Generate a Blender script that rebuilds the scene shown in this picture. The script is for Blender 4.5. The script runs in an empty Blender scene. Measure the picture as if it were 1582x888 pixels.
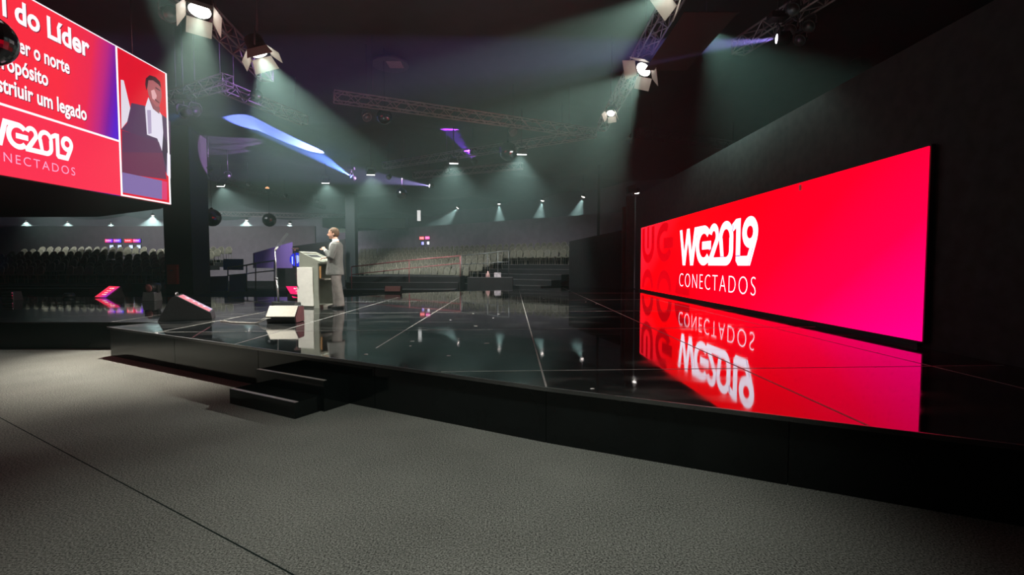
import bpy, bmesh, math, random
from mathutils import Vector, Matrix, Quaternion
random.seed(7)
SC = bpy.context.scene
COL = SC.collection

# ------------------------------------------------------------------ camera, world, exposure
F, HORIZON, EYE = 740.0, 409.0, 1.42
PITCH = math.atan((444.0 - HORIZON) / F)
cam_data = bpy.data.cameras.new('camera')
cam_data.sensor_width = 36.0
cam_data.lens = F / 1582.0 * 36.0
cam_data.clip_end = 300
cam = bpy.data.objects.new('camera', cam_data)
COL.objects.link(cam)
cam.location = (0, 0, EYE)
cam.rotation_euler = (math.pi / 2 - PITCH, 0, 0)
SC.camera = cam
SC.view_settings.view_transform = 'Standard'
SC.view_settings.look = 'None'
SC.view_settings.gamma = 1.0
SC.view_settings.exposure = 0.0
SC.view_settings.use_curve_mapping = False
SC.cycles.use_denoising = True
SC.cycles.max_bounces = 6
SC.cycles.glossy_bounces = 4
SC.cycles.diffuse_bounces = 2
SC.cycles.volume_bounces = 0
SC.cycles.volume_step_rate = 1.0
SC.cycles.volume_max_steps = 48
SC.cycles.sample_clamp_indirect = 4.0
HAZE = 0.0135                      # stage haze hanging in the whole hall, per metre
world = bpy.data.worlds.new('hall_air')
SC.world = world
world.use_nodes = True
world.cycles.volume_step_size = 2.0
wn = world.node_tree
wn.nodes.clear()
w_out = wn.nodes.new('ShaderNodeOutputWorld')
w_bg = wn.nodes.new('ShaderNodeBackground')
w_bg.inputs['Color'].default_value = (0, 0, 0, 1)
w_bg.inputs['Strength'].default_value = 0.0
w_vol = wn.nodes.new('ShaderNodeVolumeScatter')
w_vol.inputs['Color'].default_value = (0.62, 1.0, 0.92, 1)
w_vol.inputs['Density'].default_value = HAZE
w_vol.inputs['Anisotropy'].default_value = 0.0
# the haze has settled under the ceiling; the air near the floor is clearer
w_geo = wn.nodes.new('ShaderNodeNewGeometry'); w_sep = wn.nodes.new('ShaderNodeSeparateXYZ')
wn.links.new(w_geo.outputs['Position'], w_sep.inputs[0])
w_map = wn.nodes.new('ShaderNodeMapRange'); w_map.interpolation_type = 'SMOOTHSTEP'
w_map.inputs['From Min'].default_value = 1.6; w_map.inputs['From Max'].default_value = 4.6
w_map.inputs['To Min'].default_value = HAZE * 0.10; w_map.inputs['To Max'].default_value = HAZE
wn.links.new(w_sep.outputs['Z'], w_map.inputs['Value'])
wn.links.new(w_map.outputs[0], w_vol.inputs['Density'])
wn.links.new(w_bg.outputs[0], w_out.inputs['Surface'])
wn.links.new(w_vol.outputs[0], w_out.inputs['Volume'])

# lamp strengths (watts), each lamp is built with its fixture further down
P_KEY, P_POOL, P_BACK, P_LECTERN_FILL, P_PAR, P_FLOOD, P_WALLWASH, P_CARPET_FILL, P_BEAM = 3500, 3700, 2300, 2300, 7500, 1200, 800, 880, 26000

# ------------------------------------------------------------------ helpers
_s, _c = math.sin(PITCH), math.cos(PITCH)
def ray(px, py):
    x, y = (px - 791.0) / F, (444.0 - py) / F
    return Vector((x, y * _s + _c, y * _c - _s))
def on_y(px, py, Y):
    d = ray(px, py); return Vector((0, 0, EYE)) + d * (Y / d.y)
def on_x(px, py, X):
    d = ray(px, py); return Vector((0, 0, EYE)) + d * (X / d.x)
def on_z(px, py, Z):
    d = ray(px, py); return Vector((0, 0, EYE)) + d * ((Z - EYE) / d.z)
def srgb(r, g, b):
    f = lambda c: (c / 255.0 / 12.92) if c <= 10 else ((c / 255.0 + 0.055) / 1.055) ** 2.4
    return (f(r), f(g), f(b))

MATS = {}
def mat(name, color, rough=0.6, metal=0.0, var=0.12, scale=18.0, bump=0.0, ior=1.5, spec=None, emit=None, strength=1.0, alpha=None, trans=0.0):
    if name in MATS: return MATS[name]
    m = bpy.data.materials.new(name); m.use_nodes = True
    nt = m.node_tree; b = nt.nodes['Principled BSDF']
    tc = nt.nodes.new('ShaderNodeTexCoord')
    nz = nt.nodes.new('ShaderNodeTexNoise'); nz.inputs['Scale'].default_value = scale; nz.inputs['Detail'].default_value = 3
    nt.links.new(tc.outputs['Object'], nz.inputs['Vector'])
    rp = nt.nodes.new('ShaderNodeValToRGB')
    lo = tuple(max(0, c * (1 - var)) for c in color); hi = tuple(min(1, c * (1 + var)) for c in color)
    rp.color_ramp.elements[0].position = 0.3; rp.color_ramp.elements[0].color = (*lo, 1)
    rp.color_ramp.elements[1].position = 0.7; rp.color_ramp.elements[1].color = (*hi, 1)
    nt.links.new(nz.outputs['Fac'], rp.inputs['Fac'])
    nt.links.new(rp.outputs['Color'], b.inputs['Base Color'])
    b.inputs['Roughness'].default_value = rough
    b.inputs['Metallic'].default_value = metal
    b.inputs['IOR'].default_value = ior
    if spec is not None: b.inputs['Specular IOR Level'].default_value = spec
    if trans: b.inputs['Transmission Weight'].default_value = trans
    if emit is not None:
        b.inputs['Emission Color'].default_value = (*emit, 1); b.inputs['Emission Strength'].default_value = strength
    if bump:
        bp = nt.nodes.new('ShaderNodeBump'); bp.inputs['Strength'].default_value = bump; bp.inputs['Distance'].default_value = 0.01
        nt.links.new(nz.outputs['Fac'], bp.inputs['Height']); nt.links.new(bp.outputs['Normal'], b.inputs['Normal'])
    MATS[name] = m
    return m
def lit(name, color, strength=1.0):
    """a screen pixel or lamp lens: gives off light of one colour"""
    if name in MATS: return MATS[name]
    m = bpy.data.materials.new(name); m.use_nodes = True
    nt = m.node_tree; nt.nodes.clear()
    o = nt.nodes.new('ShaderNodeOutputMaterial'); e = nt.nodes.new('ShaderNodeEmission')
    e.inputs['Color'].default_value = (*color, 1); e.inputs['Strength'].default_value = strength
    nt.links.new(e.outputs[0], o.inputs['Surface'])
    MATS[name] = m
    return m

class MB:
    """collects shapes and links them as one mesh object"""
    def __init__(s): s.v, s.f, s.smooth = [], [], []
    def add(s, vs, fs, smooth=False):
        k = len(s.v); s.v += [Vector(p) for p in vs]
        s.f += [tuple(i + k for i in f) for f in fs]; s.smooth += [smooth] * len(fs); return s
    def box(s, lo, hi):
        x0, y0, z0 = lo; x1, y1, z1 = hi
        return s.add([(x0,y0,z0),(x1,y0,z0),(x1,y1,z0),(x0,y1,z0),(x0,y0,z1),(x1,y0,z1),(x1,y1,z1),(x0,y1,z1)],
                     [(0,3,2,1),(4,5,6,7),(0,1,5,4),(1,2,6,5),(2,3,7,6),(3,0,4,7)])
    def cbox(s, c, size):
        return s.box([c[i]-size[i]/2 for i in range(3)], [c[i]+size[i]/2 for i in range(3)])
    def frustum(s, c0, s0, c1, s1):
        """rectangular section s0 at c0 to s1 at c1 (both in xy)"""
        vs = []
        for c, q in ((c0, s0), (c1, s1)):
            for sx, sy in ((-1,-1),(1,-1),(1,1),(-1,1)): vs.append((c[0]+sx*q[0]/2, c[1]+sy*q[1]/2, c[2]))
        return s.add(vs, [(0,3,2,1),(4,5,6,7),(0,1,5,4),(1,2,6,5),(2,3,7,6),(3,0,4,7)])
    def prism(s, poly, d0, d1, axis='z'):
        n = len(poly)
        def P(p, d):
            if axis == 'z': return (p[0], p[1], d)
            if axis == 'y': return (p[0], d, p[1])
            return (d, p[0], p[1])
        vs = [P(p, d0) for p in poly] + [P(p, d1) for p in poly]
        fs = [tuple(range(n))[::-1], tuple(range(n, 2*n))] + [(i, (i+1) % n, n+(i+1) % n, n+i) for i in range(n)]
        return s.add(vs, fs)
    def tube(s, pts, r, n=8, cap=True, smooth=True):
        pts = [Vector(p) for p in pts]
        rs = r if isinstance(r, (list, tuple)) else [r] * len(pts)
        rings = []; u = None
        for i, p in enumerate(pts):
            t = (pts[min(i+1, len(pts)-1)] - pts[max(i-1, 0)]).normalized()
            if u is None:
                u = t.orthogonal().normalized()
            else:
                u = (u - t * u.dot(t)).normalized()
            w = t.cross(u)
            a, b = rs[i] if isinstance(rs[i], (list, tuple)) else (rs[i], rs[i])
            rings.append([p + u*math.cos(2*math.pi*k/n)*a + w*math.sin(2*math.pi*k/n)*b for k in range(n)])
        return s.rings(rings, cap, smooth)
    def rings(s, rings, cap=True, smooth=True):
        n = len(rings[0]); vs = [q for rg in rings for q in rg]; fs = []
        for i in range(len(rings)-1):
            for k in range(n):
                fs.append((i*n+k, i*n+(k+1) % n, (i+1)*n+(k+1) % n, (i+1)*n+k))
        k0 = len(s.v); s.add(vs, fs, smooth)
        if cap:
            s.add([], []); m = (len(rings)-1)*n
            s.f += [tuple(k0+i for i in range(n))[::-1], tuple(k0+m+i for i in range(n))]; s.smooth += [False, False]
        return s
    def ellipsoid(s, c, r, nu=16, nv=10):
        rings = []
        for j in range(nv+1):
            a = -math.pi/2 + math.pi*(0.02+0.96*j/nv)
            rings.append([Vector((c[0]+r[0]*math.cos(a)*math.cos(2*math.pi*k/nu), c[1]+r[1]*math.cos(a)*math.sin(2*math.pi*k/nu), c[2]+r[2]*math.sin(a))) for k in range(nu)])
        return s.rings(rings)
    def lathe(s, prof, c=(0,0,0), n=16, cap=True, smooth=True):
        return s.rings([[Vector((c[0]+r*math.cos(2*math.pi*k/n), c[1]+r*math.sin(2*math.pi*k/n), c[2]+z)) for k in range(n)] for r, z in prof], cap, smooth)
    def turn(s, q):
        s.v = [q @ p for p in s.v]; return s
    def move(s, d):
        d = Vector(d); s.v = [p + d for p in s.v]; return s
    def mesh(s, name):
        me = bpy.data.meshes.new(name); me.from_pydata([tuple(p) for p in s.v], [], s.f)
        me.polygons.foreach_set('use_smooth', s.smooth); 
        bm = bmesh.new(); bm.from_mesh(me); bmesh.ops.recalc_face_normals(bm, faces=bm.faces); bm.to_mesh(me); bm.free()
        me.update(); return me
    def build(s, name, m, parent=None, bevel=0.0):
        me = s.mesh(name); o = bpy.data.objects.new(name, me); COL.objects.link(o)
        if m is not None: me.materials.append(m)
        if parent is not None: o.parent = parent
        if bevel:
            b = o.modifiers.new('bevel', 'BEVEL'); b.width = bevel; b.segments = 2; b.limit_method = 'ANGLE'
        return o
def tag(o, label, cat, group=None, kind=None):
    o['label'] = label; o['category'] = cat
    if group: o['group'] = group
    if kind: o['kind'] = kind
    return o
def thing(name, loc, label, cat, group=None, rz=0.0):
    o = bpy.data.objects.new(name, None); o.empty_display_size = 0.2; COL.objects.link(o)
    o.location = loc; o.rotation_euler = (0, 0, rz)
    return tag(o, label, cat, group)
def struct(o, label=None, cat=None):
    o['kind'] = 'structure'
    if label: o['label'] = label
    if cat: o['category'] = cat
    return o
def aim(a, b):
    return (Vector(b) - Vector(a)).to_track_quat('-Z', 'Y')
def spot(name, parent, q, power, color, angle, blend=0.2, radius=0.05, off=(0,0,0)):
    d = bpy.data.lights.new(name, 'SPOT'); d.energy = power; d.color = color
    d.spot_size = math.radians(angle); d.spot_blend = blend; d.shadow_soft_size = radius
    o = bpy.data.objects.new(name, d); COL.objects.link(o); o.parent = parent
    o.rotation_mode = 'QUATERNION'; o.rotation_quaternion = q; o.location = q @ Vector(off)
    return o
def text_mesh(body, offset=0.0, spacing=1.0):
    """flat outline of a line of writing: vertices in xy scaled to a unit cap height box, and faces"""
    cu = bpy.data.curves.new('writing', 'FONT'); cu.body = body; cu.offset = offset; cu.space_character = spacing
    cu.resolution_u = 4
    o = bpy.data.objects.new('writing', cu); COL.objects.link(o)
    dg = bpy.context.evaluated_depsgraph_get(); dg.update()
    me = bpy.data.meshes.new_from_object(o.evaluated_get(dg))
    vs = [tuple(v.co) for v in me.vertices]; fs = [tuple(p.vertices) for p in me.polygons]
    bpy.data.objects.remove(o); bpy.data.curves.remove(cu); bpy.data.meshes.remove(me)
    return vs, fs
def writing(mb, body, O, U, V, x0, y0, w=None, h=None, offset=0.0, spacing=1.0, ref=None):
    """adds writing on the plane O + U x + V y, its box from (x0, y0), w wide and/or h high (h of the string ref)"""
    vs, fs = text_mesh(body, offset, spacing)
    rv = text_mesh(ref, offset, spacing)[0] if ref else vs
    lx, hx = min(v[0] for v in vs), max(v[0] for v in vs)
    ly, hy = min(v[1] for v in rv), max(v[1] for v in rv)
    sy = (h / (hy - ly)) if h else w / (hx - lx)
    sx = (w / (hx - lx)) if w else sy
    mb.add([O + U * (x0 + (v[0] - lx) * sx) + V * (y0 + (v[1] - ly) * sy) for v in vs], fs)
    return x0 + (hx - lx) * sx

# ------------------------------------------------------------------ materials of the setting
def carpet_material():
    m = bpy.data.materials.new('grey_carpet'); m.use_nodes = True; nt = m.node_tree; b = nt.nodes['Principled BSDF']
    L = nt.links.new
    tc = nt.nodes.new('ShaderNodeTexCoord')
    n1 = nt.nodes.new('ShaderNodeTexNoise'); n1.inputs['Scale'].default_value = 100; n1.inputs['Detail'].default_value = 7; n1.inputs['Roughness'].default_value = 0.75
    n2 = nt.nodes.new('ShaderNodeTexNoise'); n2.inputs['Scale'].default_value = 0.9; n2.inputs['Detail'].default_value = 3
    n3 = nt.nodes.new('ShaderNodeTexNoise'); n3.inputs['Scale'].default_value = 260; n3.inputs['Detail'].default_value = 2
    for n in (n1, n2, n3): L(tc.outputs['Object'], n.inputs['Vector'])
    a = nt.nodes.new('ShaderNodeMath'); a.operation = 'MULTIPLY_ADD'; a.inputs[1].default_value = 0.90
    c = nt.nodes.new('ShaderNodeMath'); c.operation = 'MULTIPLY_ADD'; c.inputs[1].default_value = 0.10
    L(n1.outputs['Fac'], a.inputs[0]); L(n2.outputs['Fac'], c.inputs[0]); c.inputs[2].default_value = 0.0
    L(c.outputs[0], a.inputs[2])
    rp = nt.nodes.new('ShaderNodeValToRGB')
    rp.color_ramp.elements[0].position = 0.40; rp.color_ramp.elements[0].color = (0.030, 0.032, 0.029, 1)
    rp.color_ramp.elements[1].position = 0.62; rp.color_ramp.elements[1].color = (0.40, 0.405, 0.37, 1)
    L(a.outputs[0], rp.inputs['Fac'])
    # the join between two carpet rolls: a thin dark line through the floor
    p0, p1 = on_z(0, 645, 0), on_z(450, 886, 0)
    d = (p1 - p0).normalized(); nx, ny = -d.y, d.x
    sx = nt.nodes.new('ShaderNodeSeparateXYZ'); L(tc.outputs['Object'], sx.inputs[0])
    m1 = nt.nodes.new('ShaderNodeMath'); m1.operation = 'MULTIPLY'; m1.inputs[1].default_value = nx; L(sx.outputs['X'], m1.inputs[0])
    m2 = nt.nodes.new('ShaderNodeMath'); m2.operation = 'MULTIPLY_ADD'; m2.inputs[1].default_value = ny; L(sx.outputs['Y'], m2.inputs[0]); L(m1.outputs[0], m2.inputs[2])
    m3 = nt.nodes.new('ShaderNodeMath'); m3.operation = 'SUBTRACT'; m3.inputs[1].default_value = nx * p0.x + ny * p0.y; L(m2.outputs[0], m3.inputs[0])
    m4 = nt.nodes.new('ShaderNodeMath'); m4.operation = 'ABSOLUTE'; L(m3.outputs[0], m4.inputs[0])
    m5 = nt.nodes.new('ShaderNodeMath'); m5.operation = 'LESS_THAN'; m5.inputs[1].default_value = 0.0045; L(m4.outputs[0], m5.inputs[0])
    mx = nt.nodes.new('ShaderNodeMix'); mx.data_type = 'RGBA'; L(m5.outputs[0], mx.inputs['Factor'])
    L(rp.outputs['Color'], mx.inputs['A']); mx.inputs['B'].default_value = (0.012, 0.02, 0.018, 1)
    L(mx.outputs['Result'], b.inputs['Base Color'])
    b.inputs['Roughness'].default_value = 0.95; b.inputs['Specular IOR Level'].default_value = 0.1
    bp = nt.nodes.new('ShaderNodeBump'); bp.inputs['Strength'].default_value = 0.3; bp.inputs['Distance'].default_value = 0.004
    L(n3.outputs['Fac'], bp.inputs['Height']); L(bp.outputs['Normal'], b.inputs['Normal'])
    return m
def deck_material():
    m = bpy.data.materials.new('glossy_black_deck'); m.use_nodes = True; nt = m.node_tree; b = nt.nodes['Principled BSDF']
    L = nt.links.new
    tc = nt.nodes.new('ShaderNodeTexCoord')
    n1 = nt.nodes.new('ShaderNodeTexNoise'); n1.inputs['Scale'].default_value = 1.4; n1.inputs['Detail'].default_value = 6
    n2 = nt.nodes.new('ShaderNodeTexNoise'); n2.inputs['Scale'].default_value = 0.55; n2.inputs['Detail'].default_value = 1
    mp = nt.nodes.new('ShaderNodeMapping'); mp.inputs['Scale'].default_value = (1.0, 2.2, 1.0)
    L(tc.outputs['Object'], mp.inputs['Vector']); L(mp.outputs['Vector'], n1.inputs['Vector']); L(tc.outputs['Object'], n2.inputs['Vector'])
    r1 = nt.nodes.new('ShaderNodeMapRange'); r1.inputs['From Min'].default_value = 0.45; r1.inputs['From Max'].default_value = 0.75
    r1.inputs['To Min'].default_value = 0.03; r1.inputs['To Max'].default_value = 0.10; L(n1.outputs['Fac'], r1.inputs['Value']); L(r1.outputs[0], b.inputs['Roughness'])
    rp = nt.nodes.new('ShaderNodeValToRGB')
    rp.color_ramp.elements[0].position = 0.5; rp.color_ramp.elements[0].color = (0.006, 0.007, 0.008, 1)
    rp.color_ramp.elements[1].position = 0.74; rp.color_ramp.elements[1].color = (0.065, 0.067, 0.065, 1)
    L(n1.outputs['Fac'], rp.inputs['Fac']); L(rp.outputs['Color'], b.inputs['Base Color'])
    b.inputs['IOR'].default_value = 2.4
    bp = nt.nodes.new('ShaderNodeBump'); bp.inputs['Strength'].default_value = 0.10; bp.inputs['Distance'].default_value = 0.02
    L(n2.outputs['Fac'], bp.inputs['Height']); L(bp.outputs['Normal'], b.inputs['Normal'])
    return m
M_CARPET, M_DECK = carpet_material(), deck_material()
M_GLOSS = mat('gloss_black_laminate', (0.008, 0.010, 0.010), 0.10, var=0.3, scale=3, ior=1.38)
M_BLACK = mat('matt_black', (0.012, 0.014, 0.014), 0.7, var=0.25, scale=25)
M_WALLCLOTH = mat('black_wall_cloth', (0.070, 0.084, 0.082), 0.9, var=0.15, scale=6, spec=0.1)
M_DRAPE = mat('black_ceiling_cloth', (0.058, 0.072, 0.072), 0.75, var=0.12, scale=2, spec=0.3)
M_PURPLEGREY = mat('mauve_grey_panel', (0.30, 0.27, 0.31), 0.85, var=0.10, scale=2)
M_REAR = mat('grey_rear_wall', (0.16, 0.17, 0.18), 0.9, var=0.1, scale=1)
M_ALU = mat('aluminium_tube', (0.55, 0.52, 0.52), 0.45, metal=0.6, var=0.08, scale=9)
M_STEEL = mat('grey_steel', (0.40, 0.41, 0.42), 0.35, metal=0.9, var=0.1, scale=12)
M_CHROME = mat('chrome', (0.75, 0.75, 0.77), 0.12, metal=1.0, var=0.03, scale=5)
M_TAPE = mat('pale_seam_tape', (0.30, 0.30, 0.285), 0.45, var=0.25, scale=7)
M_CASE = mat('black_plastic', (0.016, 0.017, 0.018), 0.42, var=0.2, scale=30)
M_NOSE = mat('brushed_nosing', (0.55, 0.50, 0.47), 0.40, metal=0.5, var=0.1, scale=20)

# ------------------------------------------------------------------ floor, stage
floor = struct(MB().add([(-70,-14,0),(45,-14,0),(45,66,0),(-70,66,0)], [(0,1,2,3)]).build('floor', M_CARPET), 'dark grey carpet floor with a roll joint', 'floor')

struct(MB().box((-70, 14.5, 0), (45, 64, 0.012)).build('floor_rear', mat('black_floor_sheet', (0.014, 0.014, 0.016), 0.9, var=0.3, scale=3, spec=0.05)), 'black floor behind the stage', 'floor')  # thin black sheet laid over the carpet
SZ = 0.46
A_ = on_z(165, 505, SZ); B_ = on_z(840, 598, SZ); C_ = on_z(1582, 688, SZ)
k_ = (4.77 - B_.x) / (C_.x - B_.x)
E_ = B_ + (C_ - B_) * k_
FY = on_z(120, 497.5, SZ).y
poly = [(-24, FY), (on_z(240, 498, SZ).x, FY), (A_.x, A_.y), (B_.x, B_.y), (E_.x, E_.y), (4.77, 18.7), (4.28, 18.7), (3.85, 20.3), (2.5, 20.4), (-1.7, 17.4), (-3.5, 16.4), (-4.9, 14.3), (-24, 14.3)]
stage = thing('stage', (0, 0, 0), 'low glossy black stage with pale seam lines across its deck', 'stage')
MB().prism(poly, SZ - 0.03, SZ).build('deck', M_DECK, stage)
IN = 0.05
def fascia(p, q, gap=0.0):
    p, q = Vector((p[0], p[1], 0)), Vector((q[0], q[1], 0)); d = (q - p).normalized(); n = Vector((-d.y, d.x, 0))
    a, b = p + n * IN, q + n * IN
    c, e = a + n * 0.03, b + n * 0.03
    return MB().prism([(a.x, a.y), (b.x, b.y), (e.x, e.y), (c.x, c.y)], 0.0, SZ - 0.03).build('fascia_panel', M_GLOSS, stage)
pts = [Vector((p[0], p[1], 0)) for p in poly]
fascia(pts[0], pts[1]); fascia(pts[1], pts[1].lerp(pts[2], 0.88))
for a, b in ((pts[2], pts[3]), (pts[3], pts[4])):
    n = 4 if a == pts[2] else 3
    for i in range(n): fascia(a.lerp(b, i/n + (0.0006 if i or a is not pts[2] else -0.004)), a.lerp(b, (i+1)/n - 0.0006))
for i in (8, 9, 10, 11): fascia(pts[i], pts[i+1] if i < 11 else pts[0]) if i < 11 else None
# thin aluminium trim along the front edge
ed = MB()
for a, b in ((pts[0], pts[1]), (pts[2], pts[3]), (pts[3], pts[4])):
    d = (b - a).normalized(); n = Vector((-d.y, d.x, 0))
    q = [a, b, b + n*0.012, a + n*0.012]
    ed.prism([(p.x, p.y) for p in q], SZ, SZ + 0.002)
ed.build('edge_trim', M_STEEL, stage)
# seams of the deck sheets
def front_y(x):
    for a, b in ((pts[1], pts[2]), (pts[2], pts[3]), (pts[3], pts[4])):
        lo, hi = min(a.x, b.x), max(a.x, b.x)
        if lo <= x <= hi and not (a is pts[1]): return a.y + (b.y - a.y) * (x - a.x) / (b.x - a.x)
    return FY
def back_y(x):
    seq = [pts[12], pts[11], pts[10], pts[9], pts[8], pts[7]]
    for a, b in zip(seq, seq[1:]):
        if a.x <= x <= b.x: return a.y + (b.y - a.y) * (x - a.x) / (b.x - a.x)
    return 14
def seam(p, q, w=0.016):
    p, q = Vector((*p, 0)), Vector((*q, 0)); d = (q - p).normalized(); n = Vector((-d.y, d.x, 0)) * w / 2
    MB().prism([((p+n).x, (p+n).y), ((p-n).x, (p-n).y), ((q-n).x, (q-n).y), ((q+n).x, (q+n).y)], SZ, SZ + 0.0015).build('seam_tape', M_TAPE, stage)
for x in (-6.75, -5.05, -3.36, -1.57, 0.27, 2.13, 3.98):
    seam((x, front_y(x) + (0.75 if x == -1.57 else 0.02)), (x, back_y(x) - 0.02))
for (xa, ya, xb, yb) in ((560, 453.5, 990, 452.5), (560, 466, 990, 462.5), (560, 483.5, 990, 480), (560, 510.5, 990, 507), (690, 574, 1000, 570.5)):
    a, b = on_z(xa, ya, SZ), on_z(xb, yb, SZ)
    sl = (b.y - a.y) / (b.x - a.x)
    x = 4.70; yr = a.y + sl * (x - a.x)
    x0 = a.x
    while x0 > -8.5 and front_y(x0 - 0.05) + 0.02 < a.y + sl * (x0 - 0.05 - a.x) < back_y(x0 - 0.05): x0 -= 0.05
    seam((x0, a.y + sl * (x0 - a.x)), (x, yr), 0.014)
M_SCRAP = mat('white_paper', (0.75, 0.75, 0.74), 0.8)
for i, (px, py) in enumerate(((696, 494), (735, 503.5), (637, 527), (634, 534), (762, 491), (770, 485), (566, 547), (752, 530), (915, 600), (693, 549), (731, 484), (905, 466), (921, 469), (840, 461), (588, 458), (800, 468))):
    p = on_z(px, py, SZ + 0.003); a = random.uniform(0, 3); w, h = random.uniform(.015, .035), random.uniform(.010, .02)
    u, v = Vector((math.cos(a), math.sin(a), 0)) * w, Vector((-math.sin(a), math.cos(a), 0)) * h
    mb = MB(); c = Vector((0, 0, 0))
    mb.add([c-u-v, c+u-v*0.6, c+u*0.8+v, c-u*0.3+v*1.2, c-u+v*0.4] + [q + Vector((0,0,0.002)) for q in (c-u-v, c+u-v*0.6, c+u*0.8+v, c-u*0.3+v*1.2, c-u+v*0.4)],
           [(4,3,2,1,0),(5,6,7,8,9)] + [(k, (k+1) % 5, 5+(k+1) % 5, 5+k) for k in range(5)])
    o = mb.build('paper_scrap', M_SCRAP); o.location = (p.x, p.y, SZ + 0.0015)
    tag(o, 'tiny white paper scrap lying on the glossy black stage deck', 'scrap', 'paper scraps on the stage deck')

# ------------------------------------------------------------------ screen wall on the right, wings behind the stage
WX, WT = 4.82, 4.06
wall_r = MB().box((WX, -8, 0), (WX + 0.25, 18.75, WT))
wall_r = struct(wall_r.build('wall_right', M_WALLCLOTH), 'tall black cloth wall carrying the long red screen', 'wall')
MB().box((WX - 0.05, 5.6, SZ), (WX, 18.0, SZ + 0.05)).build('trim_1', M_CASE, None)['kind'] = 'structure'
p, q = on_y(967, 409, 19.0), on_y(985, 409, 19.0)
wr = struct(MB().box((p.x, 18.95, 0), (WX + 0.0, 19.1, 4.12)).build('wall_return', M_WALLCLOTH), 'narrow black return panel at the far end of the screen wall', 'wall')
struct(MB().box((p.x - 0.12, 19.1, 0), (p.x + 0.05, 19.3, 3.72)).build('trim_2', M_BLACK))
# low black wing wall closing the back of the stage
a, b = Vector((2.88, 24.2, 0)), Vector((p.x - 0.05, 19.35, 0))
d = (b - a).normalized(); n = Vector((-d.y, d.x, 0)) * 0.15
struct(MB().add([a, b, b + n, a + n] + [a + Vector((0,0,2.60)), b + Vector((0,0,2.82)), b + n + Vector((0,0,2.82)), a + n + Vector((0,0,2.60))],
       [(0,3,2,1),(4,5,6,7),(0,1,5,4),(1,2,6,5),(2,3,7,6),(3,0,4,7)]).build('wall_wing', mat('black_wing_cloth', (0.022, 0.024, 0.024), 0.9, var=0.15, scale=6, spec=0.1)), 'low black wing wall behind the stage beside the raked seating', 'wall')

# ------------------------------------------------------------------ far walls and the draped ceiling
LY = 42.0
def slab_wall(name, p, q, z0, z1, t, m, label):
    p, q = Vector((*p, 0)), Vector((*q, 0)); d = (q - p).normalized(); n = Vector((-d.y, d.x, 0)) * t
    pl = [p, q, q + n, p + n]
    return struct(MB().prism([(v.x, v.y) for v in pl], z0, z1).build(name, m), label, 'wall')
slab_wall('wall_far_partition', (-62, LY), (-17.2, LY), 0, 4.80, 0.2, M_PURPLEGREY, 'long mauve grey partition behind the seating under the row of lamps')
slab_wall('wall_slanting_partition', (-19.8, 49.7), (9.5, 26.9), 0, 4.60, 0.2, M_PURPLEGREY, 'slanting mauve grey partition behind the seating beside the wing wall')
slab_wall('wall_far_rear', (-66, 47.5), (-18, 47.5), 0, 8.8, 0.2, M_REAR, 'grey rear wall showing above the long partition')
slab_wall('wall_slanting_rear', (-19.0, 55.5), (16, 26.5), 0, 8.8, 0.2, M_REAR, 'dark grey rear wall showing above the slanting partition')
def ceil_z(x, y):
    base = 8.9 if y < 14 else 8.9 - 2.3 * min(1, (y - 14) / 31.0)
    u = ((x + 0.25 * y) / 6.5) % 1.0 * 2 - 1
    v = ((y - 0.15 * x) / 8.0) % 1.0 * 2 - 1
    return base - 0.55 * (1 - u * u) * (0.55 + 0.45 * (1 - v * v)) - 0.25 * (1 - v * v)
mb = MB(); nx, ny = 190, 110
X0, X1, Y0, Y1 = -66.0, 30.0, -10.0, 58.0
vs = [(X0 + (X1-X0)*i/nx, Y0 + (Y1-Y0)*j/ny, ceil_z(X0 + (X1-X0)*i/nx, Y0 + (Y1-Y0)*j/ny)) for j in range(ny+1) for i in range(nx+1)]
fs = [(j*(nx+1)+i, (j+1)*(nx+1)+i, (j+1)*(nx+1)+i+1, j*(nx+1)+i+1) for j in range(ny) for i in range(nx)]
mb.add(vs, fs, True)
struct(mb.build('ceiling', M_DRAPE), 'black cloth ceiling hung in shallow swags', 'ceiling')

# square black pillar with a red hose cabinet
PILLAR_Y = 22.4
pl, pr = on_y(251, 300, PILLAR_Y), on_y(294, 300, PILLAR_Y)
struct(MB().box((pl.x, PILLAR_Y, 0), (pr.x, PILLAR_Y + 1.3, 8.4)).build('pillar', M_BLACK), 'thick square black pillar beside the hanging screen', 'pillar')
q = on_y(540.5, 330, 31.5)
struct(MB().box((q.x - 0.31, 31.5, 0), (q.x + 0.31, 32.1, 6.1)).build('pillar', mat('dark_teal_cladding', (0.018, 0.026, 0.027), 0.8)), 'slim dark pillar rising behind the presenter', 'pillar')
q = on_y(925, 330, 29)
struct(MB().box((q.x - 0.07, 29, 0), (q.x + 0.07, 29.14, 7.6)).build('pillar', M_BLACK), 'thin black post in front of the slanting partition', 'pillar')

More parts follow.
